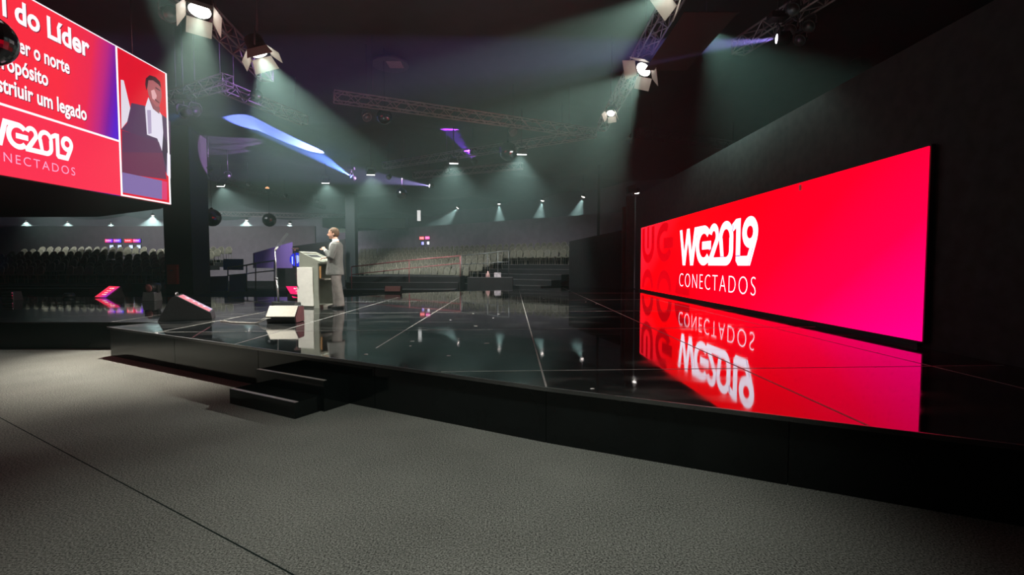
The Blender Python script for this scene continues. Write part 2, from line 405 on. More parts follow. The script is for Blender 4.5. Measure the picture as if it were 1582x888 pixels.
# ------------------------------------------------------------------ the long screen
LX = WX - 0.09
LYA, LYB = on_x(1428, 400, LX).y, on_x(990, 400, LX).y          # near and far ends
LZ0, LZ1 = 0.535, 2.765
def screen_material(name, nodes):
    m = bpy.data.materials.new(name); m.use_nodes = True; nt = m.node_tree; nt.nodes.clear()
    o = nt.nodes.new('ShaderNodeOutputMaterial'); e = nt.nodes.new('ShaderNodeEmission'); nt.links.new(e.outputs[0], o.inputs['Surface'])
    nodes(nt, e); return m
def led_nodes(nt, e):
    L = nt.links.new
    tc = nt.nodes.new('ShaderNodeTexCoord'); sp = nt.nodes.new('ShaderNodeSeparateXYZ'); L(tc.outputs['Object'], sp.inputs[0])
    # t runs 0 at the far end to 1 at the near lower corner
    a = nt.nodes.new('ShaderNodeMapRange'); a.inputs['From Min'].default_value = LYB; a.inputs['From Max'].default_value = LYA; L(sp.outputs['Y'], a.inputs['Value'])
    c = nt.nodes.new('ShaderNodeMapRange'); c.inputs['From Min'].default_value = LZ1; c.inputs['From Max'].default_value = LZ0
    c.inputs['To Max'].default_value = 0.30; L(sp.outputs['Z'], c.inputs['Value'])
    s = nt.nodes.new('ShaderNodeMath'); s.operation = 'ADD'; L(a.outputs[0], s.inputs[0]); L(c.outputs[0], s.inputs[1])
    rp = nt.nodes.new('ShaderNodeValToRGB'); el = rp.color_ramp.elements
    el[0].position = 0.0; el[0].color = (0.85, 0.012, 0.030, 1)
    el[1].position = 1.0; el[1].color = (0.80, 0.0, 0.135, 1)
    for pos, col in ((0.15, (0.95, 0.006, 0.016)), (0.28, (1.0, 0.0, 0.002)), (0.55, (1.0, 0.0, 0.005)), (0.72, (0.95, 0.0, 0.012)), (0.86, (0.90, 0.0, 0.036))):
        x = el.new(pos); x.color = (*col, 1)
    dv = nt.nodes.new('ShaderNodeMath'); dv.operation = 'DIVIDE'; dv.inputs[1].default_value = 1.28; L(s.outputs[0], dv.inputs[0])
    L(dv.outputs[0], rp.inputs['Fac']); L(rp.outputs['Color'], e.inputs['Color']); e.inputs['Strength'].default_value = 1.9
led = thing('led_screen', (LX, (LYA + LYB) / 2, SZ), 'long red and magenta wall screen standing along the edge of the stage', 'screen')
led.location = (0, 0, 0)
M_LED = screen_material('red_screen_pixels', led_nodes)
MB().box((LX, LYA, LZ0), (LX + 0.012, LYB, LZ1)).build('screen_panel', M_LED, led)
cab = MB().box((LX + 0.012, LYA - 0.02, LZ0 - 0.02), (WX - 0.03, LYB + 0.02, LZ1 + 0.02)).build('screen_cabinet', M_CASE, led)
def strip(mb, O, U, V, p, q, w):
    """a flat stroke of width w"""
    p, q = Vector((*p, 0)), Vector((*q, 0)); d = (q - p).normalized(); n = Vector((-d.y, d.x, 0)) * w / 2
    mb.add([O + U*v.x + V*v.y for v in (p - n, q - n, q + n, p + n)], [(0,1,2,3)])
def arc(mb, O, U, V, c, ro, ri, a0, a1, n=26):
    """part of a flat ring, ro and ri the outer and inner (x, y) radii"""
    vs = []
    for k in range(n+1):
        a = math.radians(a0 + (a1 - a0) * k / n)
        vs += [O + U*(c[0] + ro[0]*math.cos(a)) + V*(c[1] + ro[1]*math.sin(a)), O + U*(c[0] + ri[0]*math.cos(a)) + V*(c[1] + ri[1]*math.sin(a))]
    mb.add(vs, [(2*k, 2*k+1, 2*k+3, 2*k+2) for k in range(n)])
def poly2(mb, O, U, V, ps):
    mb.add([O + U*x + V*y for x, y in ps], [tuple(range(len(ps)))])
def event_logo(mb, O, U, V, w, h, first=True):
    """the big joined letters and digits, drawn in a box w wide and h high"""
    U, V = U * (w / 4.36), V * h
    t = 0.20
    if first:      # W: two V shapes of leaning strokes
        for a, b in (((0.10, 1.0), (0.37, 0.0)), ((0.37, 0.0), (0.66, 1.0)), ((0.66, 1.0), (0.93, 0.0))):
            poly2(mb, O, U, V, [(a[0]-.095, a[1]), (a[0]+.095, a[1]), (b[0]+.095, b[1]), (b[0]-.095, b[1])])
    poly2(mb, O, U, V, [(0.82, 0), (1.04, 0), (1.33, 1.0), (1.11, 1.0)])
    poly2(mb, O, U, V, [(1.11, 1.0), (1.70, 1.0), (1.70, 0.80), (1.11, 0.80)])
    arc(mb, O, U, V, (1.72, 0.5), (0.50, 0.50), (0.29, 0.30), 42, 318, 34)      # G
    poly2(mb, O, U, V, [(1.62, 0.40), (2.16, 0.40), (2.16, 0.60), (1.62, 0.60)])
    arc(mb, O, U, V, (2.31, 0.70), (0.29, 0.30), (0.115, 0.125), -25, 165, 22)   # 2
    poly2(mb, O, U, V, [(2.62, 0.62), (2.43, 0.66), (1.98, 0.10), (2.05, 0.0), (2.20, 0.04)])
    poly2(mb, O, U, V, [(2.02, 0.0), (2.98, 0.0), (2.98, 0.19), (2.02, 0.19)])
    arc(mb, O, U, V, (2.96, 0.62), (0.36, 0.38), (0.185, 0.20), 0, 180, 22)       # 0
    poly2(mb, O, U, V, [(2.60, 0.62), (2.79, 0.62), (2.86, 0.19), (2.70, 0.19)])
    arc(mb, O, U, V, (2.96, 0.34), (0.36, 0.34), (0.17, 0.15), -90, 0, 14)
    poly2(mb, O, U, V, [(3.13, 0.34), (3.32, 0.34), (3.32, 0.62), (3.13, 0.62)])
    poly2(mb, O, U, V, [(3.25, 0.72), (3.25, 0.90), (3.44, 1.0), (3.64, 1.0), (3.64, 0.86), (3.44, 0.80)])   # 1
    poly2(mb, O, U, V, [(3.45, 0.10), (3.64, 0.10), (3.64, 1.0), (3.45, 1.0)])
    poly2(mb, O, U, V, [(3.45, 0.10), (3.55, 0.0), (4.02, 0.0), (4.05, 0.20), (3.45, 0.20)])
    arc(mb, O, U, V, (4.04, 0.68), (0.32, 0.32), (0.13, 0.13), 0, 360, 34)       # 9
    poly2(mb, O, U, V, [(4.36, 0.68), (4.17, 0.60), (3.84, 0.0), (4.07, 0.0), (4.33, 0.52)])
M_LEDWHITE = lit('white_screen_pixels', (1.0, 0.86, 1.0), 1.8)
M_LEDSHADE = lit('lilac_screen_pixels', (0.72, 0.42, 0.90), 0.75)
M_LEDDARK = lit('deep_red_screen_pixels', (1.0, 0.0, 0.008), 0.80)
U_, V_ = Vector((0, -1, 0)), Vector((0, 0, 1))
u0 = on_x(1049.8, 400, LX).y; u1 = on_x(1170.5, 400, LX).y
mb = MB(); event_logo(mb, Vector((LX - 0.004, u0, 1.405)), U_, V_, u0 - u1, 0.98)
mb.build('screen_logo', M_LEDWHITE, led)
sh = MB(); O = Vector((LX - 0.006, u0, 1.405)); us = (u0 - u1) / 4.36      # folds where the ribbon letters cross
for ps in ([(1.11, .78), (1.14, .78), (1.05, .42), (1.03, .42)], [(2.16, .40), (2.10, .36), (2.02, .40)], [(2.70, .21), (2.86, .21), (2.85, .19), (2.70, .19)], [(3.25, .74), (3.30, .90), (3.33, .90), (3.29, .74)],
           [(3.45, .22), (3.64, .22), (3.64, .19), (3.46, .19)], [(4.0, .0), (4.02, .0), (4.18, .34), (4.16, .36)], [(2.60, .60), (2.62, .60), (2.58, .84), (2.56, .84)]):
    poly2(sh, O, U_ * us, V_ * 0.98, ps)
sh.build('logo_fold', M_LEDSHADE, led)
mb = MB(); writing(mb, 'CONECTADOS', Vector((LX - 0.004, u0, 0.82)), U_, V_, 0.02, 0.0, w=(u0 - u1) * 0.985, h=0.365, offset=-0.022, spacing=1.25)
mb.build('screen_lettering', M_LEDWHITE, led)
# darker ring letters in the corner of the picture on the screen
mb = MB(); O = Vector((LX - 0.003, LYB, LZ0)); R_ = 0.62
yy = (LZ1 - LZ0)
arc(mb, O, U_, V_, (0.92, 1.60), (0.74, 0.66), (0.42, 0.36), 180, 360)
for x in (0.18, 1.34): poly2(mb, O, U_, V_, [(x, 1.60), (x + .32, 1.60), (x + .32, yy - .05), (x, yy - .05)])
poly2(mb, O, U_, V_, [(0.81, 1.45), (1.03, 1.45), (1.03, yy - .03), (0.81, yy - .03)])
arc(mb, O, U_, V_, (2.72, 1.58), (0.80, 0.62), (0.48, 0.34), 60, 330)
poly2(mb, O, U_, V_, [(2.62, 1.38), (3.55, 1.38), (3.55, 1.72), (2.62, 1.72)])
arc(mb, O, U_, V_, (0.92, 0.06), (0.72, 0.68), (0.40, 0.38), 0, 180)
arc(mb, O, U_, V_, (2.72, 0.06), (0.76, 0.68), (0.44, 0.38), 0, 180)
arc(mb, O, U_, V_, (4.45, 0.06), (0.72, 0.64), (0.42, 0.36), 60, 180)
poly2(mb, O, U_, V_, [(3.95, 0.04), (4.9, 0.04), (4.9, 0.26), (3.95, 0.26)])
mb.build('screen_pattern', M_LEDDARK, led)
# small white block standing in for a lamp glint on the upper edge
q = on_x(1236, 291, LX - 0.03)
MB().box((LX - 0.03, q.y - 0.02, q.z - 0.03), (LX - 0.006, q.y + 0.03, q.z + 0.06)).build('edge_glint', M_SCRAP, led)

# ------------------------------------------------------------------ the hanging screen
HX = -8.5
hang = thing('hanging_screen', (0, 0, 0), 'large hanging screen showing a red slide and a live picture of the speaker', 'screen')
ZB, ZT = 2.92, 6.12
HY1 = 12.02; HY0 = 6.25
def hy(px, py=200): return on_x(px, py, HX).y
def hz(py, px): return on_x(px, py, HX).z
pg = [(HX - 0.04, HY0), (HX - 0.04, HY1 + 0.02), (-9.3, 12.75), (-12.8, 14.9), (-16.5, 15.0), (-16.5, HY0)]
MB().prism(pg, ZB - 0.02, ZT + 0.02).build('housing', M_BLACK, hang)
def slide_nodes(nt, e):
    L = nt.links.new
    tc = nt.nodes.new('ShaderNodeTexCoord'); sp = nt.nodes.new('ShaderNodeSeparateXYZ'); L(tc.outputs['Object'], sp.inputs[0])
    a = nt.nodes.new('ShaderNodeMapRange'); a.inputs['From Min'].default_value = hy(95); a.inputs['From Max'].default_value = hy(184)
    L(sp.outputs['Y'], a.inputs['Value'])
    c = nt.nodes.new('ShaderNodeMapRange'); c.inputs['From Min'].default_value = ZT; c.inputs['From Max'].default_value = ZB + 0.9
    c.inputs['To Min'].default_value = -0.15; c.inputs['To Max'].default_value = 0.15; L(sp.outputs['Z'], c.inputs['Value'])
    s = nt.nodes.new('ShaderNodeMath'); s.operation = 'ADD'; L(a.outputs[0], s.inputs[0]); L(c.outputs[0], s.inputs[1])
    rp = nt.nodes.new('ShaderNodeValToRGB'); el = rp.color_ramp.elements
    el[0].position = 0.0; el[0].color = (*srgb(252, 48, 68), 1)
    el[1].position = 1.0; el[1].color = (*srgb(88, 30, 205), 1)
    for pos, col in ((0.45, srgb(238, 45, 82)), (0.70, srgb(190, 42, 130)), (0.86, srgb(125, 32, 160))):
        x = el.new(pos); x.color = (*col, 1)
    L(s.outputs[0], rp.inputs['Fac']); L(rp.outputs['Color'], e.inputs['Color']); e.inputs['Strength'].default_value = 1.05
M_SLIDE = screen_material('slide_pixels', slide_nodes)
M_SWHITE = lit('slide_white_pixels', (1.0, 0.96, 1.0), 1.15)
M_SPINK = lit('slide_pink_pixels', srgb(255, 175, 215), 1.0)
M_SRED = lit('slide_red_pixels', srgb(250, 52, 82), 1.05)
M_SSHADE = lit('slide_shade_pixels', srgb(120, 20, 50), 1.0)
yv = hy(184)                                  # division between slide and live picture
MB().box((HX - 0.04, HY0, ZB), (HX, yv, ZT)).build('slide_panel', M_SLIDE, hang)
O = Vector((HX + 0.004, 0, 0)); UH, VH = Vector((0, 1, 0)), Vector((0, 0, 1))
zl = hz(218, 184)                              # white rule under the text
MB().box((HX, HY0, ZB), (HX + 0.002, yv, zl)).build('slide_footer', M_SRED, hang)
fr = MB()
for (y0, y1, z0, z1) in ((HY0, yv, zl - 0.02, zl + 0.02), (yv - 0.02, yv + 0.025, ZB, ZT), (HY0, HY1, ZT - 0.022, ZT), (yv, HY1, ZB, ZB + 0.035), (HY1 - 0.05, HY1, ZB, ZT)):
    fr.box((HX + 0.001, y0, z0), (HX + 0.006, y1, z1))
fr.build('slide_rule', M_SWHITE, hang)
def hline(body, pxl, pxr, py_right, hcap, off, name='slide_lettering', m=None, dx=0.0, ref='H'):
    ya, yb = hy(pxl, py_right), hy(pxr, py_right); z = hz(py_right, pxr)
    sh = MB(); writing(sh, body, O + Vector((-0.001, 0.012, -0.012)), UH, VH, ya, z, w=yb - ya, h=hcap, offset=off + 0.006, ref=ref); sh.build('lettering_shadow', M_SSHADE, hang)
    mb = MB(); writing(mb, body, O, UH, VH, ya, z, w=yb - ya, h=hcap, offset=off, ref=ref)
    mb.build(name, m or M_SWHITE, hang)
hline('l do L\u00edder', 7, 138.5, 90, 0.40, 0.032)
hline('cer o norte', 22, 107.5, 115, 0.27, 0.026)
hline('prop\u00f3sito', -8, 74.5, 134, 0.27, 0.026)
hline('striuir um legado', -2, 134, 187, 0.27, 0.026)
ya, yb = hy(-40), hy(111.5)
mb = MB(); event_logo(mb, O + VH * hz(250, 111) + UH * ya, UH, VH, yb - ya, 0.46)
mb.build('screen_logo', M_SWHITE, hang)
mb = MB(); writing(mb, 'CONECTADOS', O, UH, VH, ya + 0.03, hz(271, 113), w=hy(113) - ya - 0.03, h=0.155, offset=-0.004, spacing=1.3)
mb.build('screen_lettering', M_SPINK, hang)
# live picture: the speaker behind the lectern, flat colours on the screen
VY0, VY1 = yv + 0.025, HY1 - 0.05
MB().box((HX - 0.04, yv, ZB), (HX, HY1, ZT)).build('picture_panel', lit('picture_red', srgb(226, 20, 45), 1.05), hang)
def pic(name, col, pts_px, off):
    ps = [on_x(x, y, HX) for x, y in pts_px]
    mb = MB(); n = len(ps)
    mb.add([(HX + off, p.y, p.z) for p in ps], [tuple(range(n))])
    return mb.build(name, lit('picture_' + name, srgb(*col), 1.0), hang)
pic('wall_light', (232, 228, 240), [(186.5,123),(191,124),(193,132),(202,170),(198,186),(187.5,199)], 0.0010)
pic('suit', (88, 58, 92), [(187,200),(196,190),(203,159),(222,163),(228,165),(236,166),(263,187),(263.5,262),(263,278),(226,214)], 0.0015)
pic('suit_fold', (62, 40, 66), [(252,208),(263,230),(263,276),(250,236)], 0.0018)
pic('shirt', (235, 232, 248), [(224,166),(229,150),(238,160),(250,178),(252,205),(250,236),(243,214),(227,208)], 0.0022)
pic('shirt_shade', (180, 165, 200), [(227,170),(233,170),(234,206),(229,207)], 0.0026)
pic('cuff', (228, 225, 245), [(258,236),(263,239),(263.5,276),(257.5,270)], 0.0026)
pic('neck', (150, 88, 98), [(229,150),(247,166),(246,176),(236,168)], 0.0028)
pic('face', (176, 98, 104), [(226,128),(229,121),(236,120),(244,128),(249,138),(249.5,150),(246,164),(241,165),(234,156),(229,146)], 0.0031)
pic('face_light', (232, 178, 182), [(233,140),(238,138),(242,148),(240,156),(235,152)], 0.0034)
pic('brow', (96, 50, 60), [(240,134),(247,139),(247,141),(240,136.5)], 0.0036)
pic('moustache', (110, 52, 62), [(239,152),(246,158),(246,160),(239,155)], 0.0036)
pic('hair', (64, 28, 40), [(224,130),(225,121),(231,116),(240,119),(247,126),(249,136),(244,130),(236,124),(229,124),(228,132),(226,140)], 0.0038)
pic('lectern_top', (94, 52, 88), [(188,201),(245,219),(251,236),(252,258),(188,267)], 0.0042)
pic('lectern_side', (110, 52, 84), [(188,235),(251,236),(257,277),(188,268)], 0.0045)
pic('lectern_front', (134, 112, 172), [(188.5,266),(250,279),(250,308),(188.5,297)], 0.0048)
pic('lectern_stripe', (225, 62, 118), [(250,279),(258,281),(258,309),(250,308)], 0.0048)
# four hanging wires up to the trusses
for y in (6.8, 11.6):
    MB().tube([(HX - 0.5, y, ZT), (HX - 0.5, y, 8.4)], 0.012, 6).build('suspension_cable', M_STEEL, hang)

# ------------------------------------------------------------------ trusses
def truss(p, q, size, label, m=None, step=None, group='roof trusses'):
    p, q = Vector(p), Vector(q); d = (q - p).normalized(); L = (q - p).length
    w = Vector((0, 0, 1)).cross(d).normalized(); v = Vector((0, 0, 1))
    t = thing('box_truss', p, label, 'truss', None)
    off = [(-1,-1),(1,-1),(1,1),(-1,1)]; h = size / 2; r = size * 0.075; m = m or M_ALU
    for a, b in off:
        s0 = w*a*h + v*b*h
        MB().tube([s0, s0 + d*L], r, 6).build('chord', m, t)
    lace = MB(); step = step or size; n = max(2, int(L / step)); st = L / n
    for f in range(4):
        a, b = off[f], off[(f+1) % 4]
        pa, pb = w*a[0]*h + v*a[1]*h, w*b[0]*h + v*b[1]*h
        for i in range(n):
            x, y = (pa, pb) if (i + f) % 2 == 0 else (pb, pa)
            lace.tube([x + d*st*i, y + d*st*(i+1)], r*0.6, 5, cap=False)
        for e in (0, L): lace.tube([pa + d*e, pb + d*e], r*0.8, 5)
    lace.build('lacing', m, t)
    return t
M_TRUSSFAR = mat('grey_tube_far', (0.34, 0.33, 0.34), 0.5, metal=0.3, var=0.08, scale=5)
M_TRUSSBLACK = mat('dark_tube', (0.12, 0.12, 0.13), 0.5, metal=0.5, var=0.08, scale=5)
TZ = 6.6
hangers = []
def T(a, b, size, label, m=None, za=TZ, zb=None):
    p, q = on_z(a[0], a[1], za), on_z(b[0], b[1], zb or za)
    t = truss(p, q, size, label, m)
    for f in (0.12, 0.88):
        c = p.lerp(q, f) - p
        top = ceil_z((p + c).x, (p + c).y)
        MB().tube([c + Vector((0, 0, size/2)), c + Vector((0, 0, top - p.z))], 0.014, 5).build('hanger', M_TRUSSBLACK, t)
    return p, q
TA = T((516, 149), (918, 206), 0.30, 'pinkish aluminium box truss with a free end crossing above the middle of the hall')
TB0, TB1 = on_z(1046, -14, TZ), on_z(930, 196, TZ)
TB0 = TB0 + (TB0 - TB1) * 0.35
tb = truss(TB0, TB1, 0.30, 'long aluminium truss running away above the stage beside the red screen')
TC0 = on_z(1140, 74, 6.7); TC1 = on_z(1262, -4, 6.7); TC1 = TC1 + (TC1 - TC0) * 0.6
truss(TC0, TC1, 0.32, 'short aluminium truss with an open end above the red screen wall')
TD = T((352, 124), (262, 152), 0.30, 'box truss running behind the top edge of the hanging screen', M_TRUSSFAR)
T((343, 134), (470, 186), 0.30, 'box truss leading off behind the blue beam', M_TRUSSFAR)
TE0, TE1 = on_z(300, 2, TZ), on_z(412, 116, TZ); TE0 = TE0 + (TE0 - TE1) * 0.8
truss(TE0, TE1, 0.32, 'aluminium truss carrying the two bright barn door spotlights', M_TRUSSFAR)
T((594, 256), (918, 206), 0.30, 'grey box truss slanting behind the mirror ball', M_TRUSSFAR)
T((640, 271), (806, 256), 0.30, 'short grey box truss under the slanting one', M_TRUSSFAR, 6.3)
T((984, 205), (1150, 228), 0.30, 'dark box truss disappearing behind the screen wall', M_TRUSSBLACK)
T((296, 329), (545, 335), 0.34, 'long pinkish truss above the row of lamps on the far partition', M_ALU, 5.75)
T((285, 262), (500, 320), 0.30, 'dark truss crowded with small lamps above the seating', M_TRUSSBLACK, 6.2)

# ------------------------------------------------------------------ lamps
M_DOOR = mat('pale_barn_door', (0.62, 0.60, 0.52), 0.5, var=0.06, scale=8)
M_LENS = lit('warm_white_lens', (1.0, 0.97, 0.90), 10.0)
M_LENSF = lit('white_flood_lens', (0.95, 1.0, 0.98), 6.0)
M_LENSB = lit('blue_lens', (0.15, 0.25, 1.0), 8.0)
M_LENSP = lit('violet_lens', (0.55, 0.20, 1.0), 8.0)
M_LENSW = lit('violet_white_lens', (0.92, 0.80, 1.0), 14.0)
M_AMBER = lit('amber_glint', (1.0, 0.55, 0.25), 1.2)
def yoke(t, q, r, top):
    """hook and bracket between the lamp head (at the thing's origin) and the bar at height top"""
    x = q @ Vector((1, 0, 0)); x = Vector((x.x, x.y, 0)).normalized() * r
    pts = [x * 1.05, x * 1.05 + Vector((0,0,r*0.9)), x*0.7 + Vector((0,0,r*1.4)), -x*0.7 + Vector((0,0,r*1.4)), -x*1.05 + Vector((0,0,r*0.9)), -x*1.05]
    mb = MB().tube(pts, r*0.09, 6)
    if top > r*1.4: mb.tube([(0,0,r*1.4), (0,0,top)], r*0.10, 6)
    mb.build('yoke', M_TRUSSBLACK, t)
def fresnel(px, py, z, target, label, power, angle, r=0.17, color=(0.95, 1.0, 0.90), spread=(35, 30, 40, 25), top=0.25, roll=0.0, blend=0.25):
    p = on_z(px, py, z); q = aim(p, target) @ Quaternion((0, 0, 1), math.radians(roll))
    t = thing('stage_spotlight', p, label, 'spotlight', 'barn door spotlights')
    b = MB().lathe([(r*0.55, r*1.5), (r*0.95, r*1.3), (r, r*0.5), (r, -r*0.25), (r*1.08, -r*0.25), (r*1.08, -r*0.4)], n=16, cap=True)
    hs = b.turn(q).build('housing', M_CASE, t)
    MB().lathe([(r*0.92, -r*0.43), (r*0.6, -r*0.50), (0.001, -r*0.54)], n=16).turn(q).build('lens', M_LENS, hs)
    for i in range(4):
        a = i * math.pi / 2; op = math.radians(spread[i])
        w0, w1, L = r*1.05, r*1.35 if i % 2 else r*1.05, r*1.45
        mb = MB()
        y0, z0 = r*1.08, -r*0.42
        y1, z1 = y0 + L*math.sin(op), z0 - L*math.cos(op)
        nv = Vector((0, math.cos(op), math.sin(op))) * 0.006
        vs = [Vector((-w0, y0, z0)), Vector((w0, y0, z0)), Vector((w1, y1, z1)), Vector((-w1, y1, z1))]
        mb.add(vs + [v + nv for v in vs], [(0,1,2,3),(7,6,5,4),(0,4,5,1),(1,5,6,2),(2,6,7,3),(3,7,4,0)])
        mb.turn(q @ Quaternion((0,0,1), a)).build('barn_door', M_DOOR, hs)
    yoke(t, q, r*1.15, ceil_z(p.x, p.y) - p.z)
    spot('spotlight_beam', t, q, power, color, angle, blend, 0.07, (0, 0, -r*0.62))
    return p
FEET = Vector((-3.95, 10.85, SZ))
fresnel(398, 76, 6.25, FEET + Vector((0.3, 0, 1.0)), 'bright barn door spotlight beside the end of its truss, aimed at the presenter', P_KEY, 62, 0.2, roll=20)
fresnel(309, 11, 6.25, (-5.2, 7.2, 0.0), 'big glowing barn door spotlight at the top edge above the hanging screen', P_POOL, 46, 0.2, roll=15, color=(1.0, 0.95, 0.82), blend=0.9)
fresnel(997, 104, 6.2, FEET + Vector((2.5, -1.0, 0.3)), 'barn door spotlight with spread white flaps under the long truss', P_BACK, 58, 0.2, spread=(50, 60, 50, 60), roll=35)
fresnel(1046, -22, 6.2, FEET + Vector((-1.0, -1.5, 0.3)), 'barn door spotlight on the long truss above the top of the view', P_BACK, 44, 0.2)
fresnel(944, 173, 6.25, (1.5, 12.5, SZ), 'small square lamp at the far end of the long truss', 350, 50, 0.13)
# added unseen spotlight, lights the lectern and presenter from the camera side
fresnel(160, -170, 6.25, FEET + Vector((-0.4, -0.3, 0.9)), 'added unseen barn door spotlight lighting the lectern from the camera side', P_LECTERN_FILL, 26, 0.2)

# added unseen lamp overhead that lights the carpet near the camera
for hx, hy_, tx, ty in ((0.2, 1.2, -0.5, 2.9),):
    t = thing('carpet_fill_lamp', (hx, hy_, 6.4), 'added unseen round lamp overhead lighting the carpet', 'lamp'); q = aim((hx, hy_, 6.4), (tx, ty, 0))
    MB().lathe([(0.08, 0.30), (0.16, 0.22), (0.18, 0.0)], n=16).turn(q).build('housing', M_CASE, t)
    MB().lathe([(0.165, -0.005), (0.001, -0.02)], n=16).turn(q).build('lens', M_LENS, t)
    yoke(t, q, 0.2, ceil_z(hx, hy_) - 6.45)
    spot('carpet_fill_beam', t, q, P_CARPET_FILL, (0.94, 1.0, 0.90), 52, 1.0, 0.25, (0, 0, -0.05))
def flood(px, py, z, target, label, power, group='white floods over the seating', w=0.36, h=0.18, angle=100, color=(0.93, 1.0, 0.97)):
    p = on_z(px, py, z); q = aim(p, target)
    t = thing('flood_lamp', p, label, 'lamp', group)
    MB().frustum((0,0,0.16), (w*0.6, h*0.6), (0,0,-0.02), (w, h)).turn(q).build('housing', M_CASE, t)
    MB().box((-w*0.46, -h*0.44, -0.07), (w*0.46, h*0.44, -0.02)).turn(q).build('lens', M_LENSF, t)
    yoke(t, q, w*0.55, ceil_z(p.x, p.y) - p.z - 0.06)
    spot('flood_beam', t, q, power, color, angle, 0.6, 0.1, (0, 0, -0.12))
FL = 'small white flood lamp hanging over the raked seating'
for px, py, d in ((341, 285, 'beside the pillar'), (503, 280, 'under the lit patch of ceiling cloth'), (573, 267, 'beside the narrow blue beam'), (701, 249, 'below the violet beam'), (806, 235, 'beside the large mirror ball')):
    z = 6.1; p = on_z(px, py, z)
    flood(px, py, z, (p.x - 0.8, p.y + 5.0, 0.5), FL + ' ' + d, P_FLOOD, w=0.42, h=0.26)
for px, d in ((40, 'over the far end of the long seating block'), (190, 'over the long seating block beside the pillar')):  # added lamps hidden from view, lighting the seats and far partition
    p = on_z(px, 292, 6.1); flood(px, 292, 6.1, (p.x - 0.5, p.y + 8.0, 2.0), 'added flood lamp hidden behind the screen ' + d, P_FLOOD * 1.1, w=0.42, h=0.26)
def par(px, py, Y, target, label, power, angle=70, r=0.13, group='lamps along the partitions', up=1.0, lens=None):
    p = on_y(px, py, Y); q = aim(p, target)
    t = thing('par_lamp', p, label, 'lamp', group)
    MB().lathe([(r*0.4, r*1.7), (r*0.85, r*1.3), (r, 0.0)], n=14).turn(q).build('housing', M_CASE, t)
    MB().lathe([(r*0.93, -0.005), (r*0.5, -0.03), (0.001, -0.04)], n=14).turn(q).build('lens', lens or M_LENS, t)
    yoke(t, q, r*1.2, max(0.2, ceil_z(p.x, p.y) - p.z - 0.03) if up > 0.5 else up)
    spot('par_beam', t, q, power, (0.90, 0.98, 1.0), angle, 0.35, 0.06, (0, 0, -0.08))
for px, py, d in ((236, 333, 'just beside the pillar, flaring'), (313, 338, 'half hidden by the first mirror ball'), (381, 340, 'between the two mirror balls'), (448, 345, 'beyond the second mirror ball')):
    p = on_y(px, py, 43.6); par(px, py, 43.6, (p.x - 0.3, 43.9, 3.0), 'bright lamp over the far partition ' + d, P_PAR, 110)
for px, py, d in ((40, 341, 'under the hanging screen near the edge of the view'), (104, 342, 'under the middle of the hanging screen'), (171, 344, 'under the corner of the hanging screen')):
    p = on_y(px, py, 43.6); par(px, py, 43.6, (p.x, 43.9, 3.0), 'small lamp over the far partition ' + d, P_PAR * 0.7, 100, 0.06, lens=lit('dim_lens', (1.0, 0.97, 0.9), 1.5))
for px, py, d, dx in ((651, 325, 'at the start of the row by the bright slot', -0.9), (707, 321, 'second in the slanting row, turned aside', -2.6), (771, 315, 'in the middle of the slanting row', 0.1), (838, 310, 'fourth in the slanting row', -0.5), (901, 304, 'last of the slanting row, by the thin post', -1.0)):
    f = (px - 651) / 250.0; Y = 43.0 - 10.2 * f
    p = on_y(px, py, Y); par(px, py, Y, (p.x + dx, p.y + 0.1, p.z - 3.0), 'bright lamp ' + d, P_PAR * 0.6, 46)
p = on_y(984, 298, 19.4)
par(984, 298, 19.4, (p.x + 0.3, p.y + 0.2, p.z - 2.0), 'bright lamp on top of the return panel at the far end of the red screen', 250, 60, 0.11, up=0.2)
fl = MB().add([(p.x-0.40, 19.2, p.z-0.02), (p.x-0.42, 19.2, p.z+0.22), (p.x-0.10, 19.2, p.z+0.32), (p.x-0.08, 19.2, p.z+0.05), (p.x-0.40, 19.5, p.z-0.02), (p.x-0.42, 19.5, p.z+0.22), (p.x-0.10, 19.5, p.z+0.32), (p.x-0.08, 19.5, p.z+0.05)],
        [(0,1,2,3),(7,6,5,4),(0,4,5,1),(1,5,6,2),(2,6,7,3),(3,7,4,0)])
fl.tube([(p.x-0.25, 19.35, p.z+0.02), (p.x-0.25, 19.25, 4.0), (p.x-0.25, 19.05, 4.0)], 0.02, 6)
o = fl.build('lamp_shield', M_BLACK); tag(o, 'small black angled shield beside the lamp on the return panel', 'lamp shield')

def moving_head(px, py, z, target, label, power, color, angle, lens, r=0.15, top=0.45, Y=None, radius=0.03, blend=0.15):
    p = on_y(px, py, Y) if Y else on_z(px, py, z); q = aim(p, target)
    t = thing('moving_head_lamp', p, label, 'spotlight', None)
    MB().lathe([(r*0.5, r*1.7), (r*0.9, r*1.4), (r*0.95, r*0.2), (r*0.75, -r*0.1)], n=14).turn(q).build('lamp_head', M_CASE, t)
    MB().lathe([(r*0.6, -r*0.11), (r*0.3, -r*0.2), (0.001, -r*0.24)], n=14).turn(q).build('lens', lens, t)
    yoke(t, q, r*1.1, top - r*0.5)
    MB().cbox((0, 0, top), (r*2.4, r*1.6, r*0.9)).build('lamp_base', M_CASE, t, 0.01)
    MB().tube([(0, 0, top), (0, 0, ceil_z(p.x, p.y) - p.z)], 0.015, 5).build('hanger', M_TRUSSBLACK, t)
    spot('head_beam', t, q, power, color, angle, blend, radius, (0, 0, -r*0.35))
    return p
moving_head(543, 273, 6.25, on_z(464, 222, 7.55), 'moving head lamp throwing a blue beam up onto the ceiling cloth', P_BEAM * 4.2, (0.18, 0.25, 1.0), 18, M_LENSB)
pl_ = on_z(284, 175, 5.9)
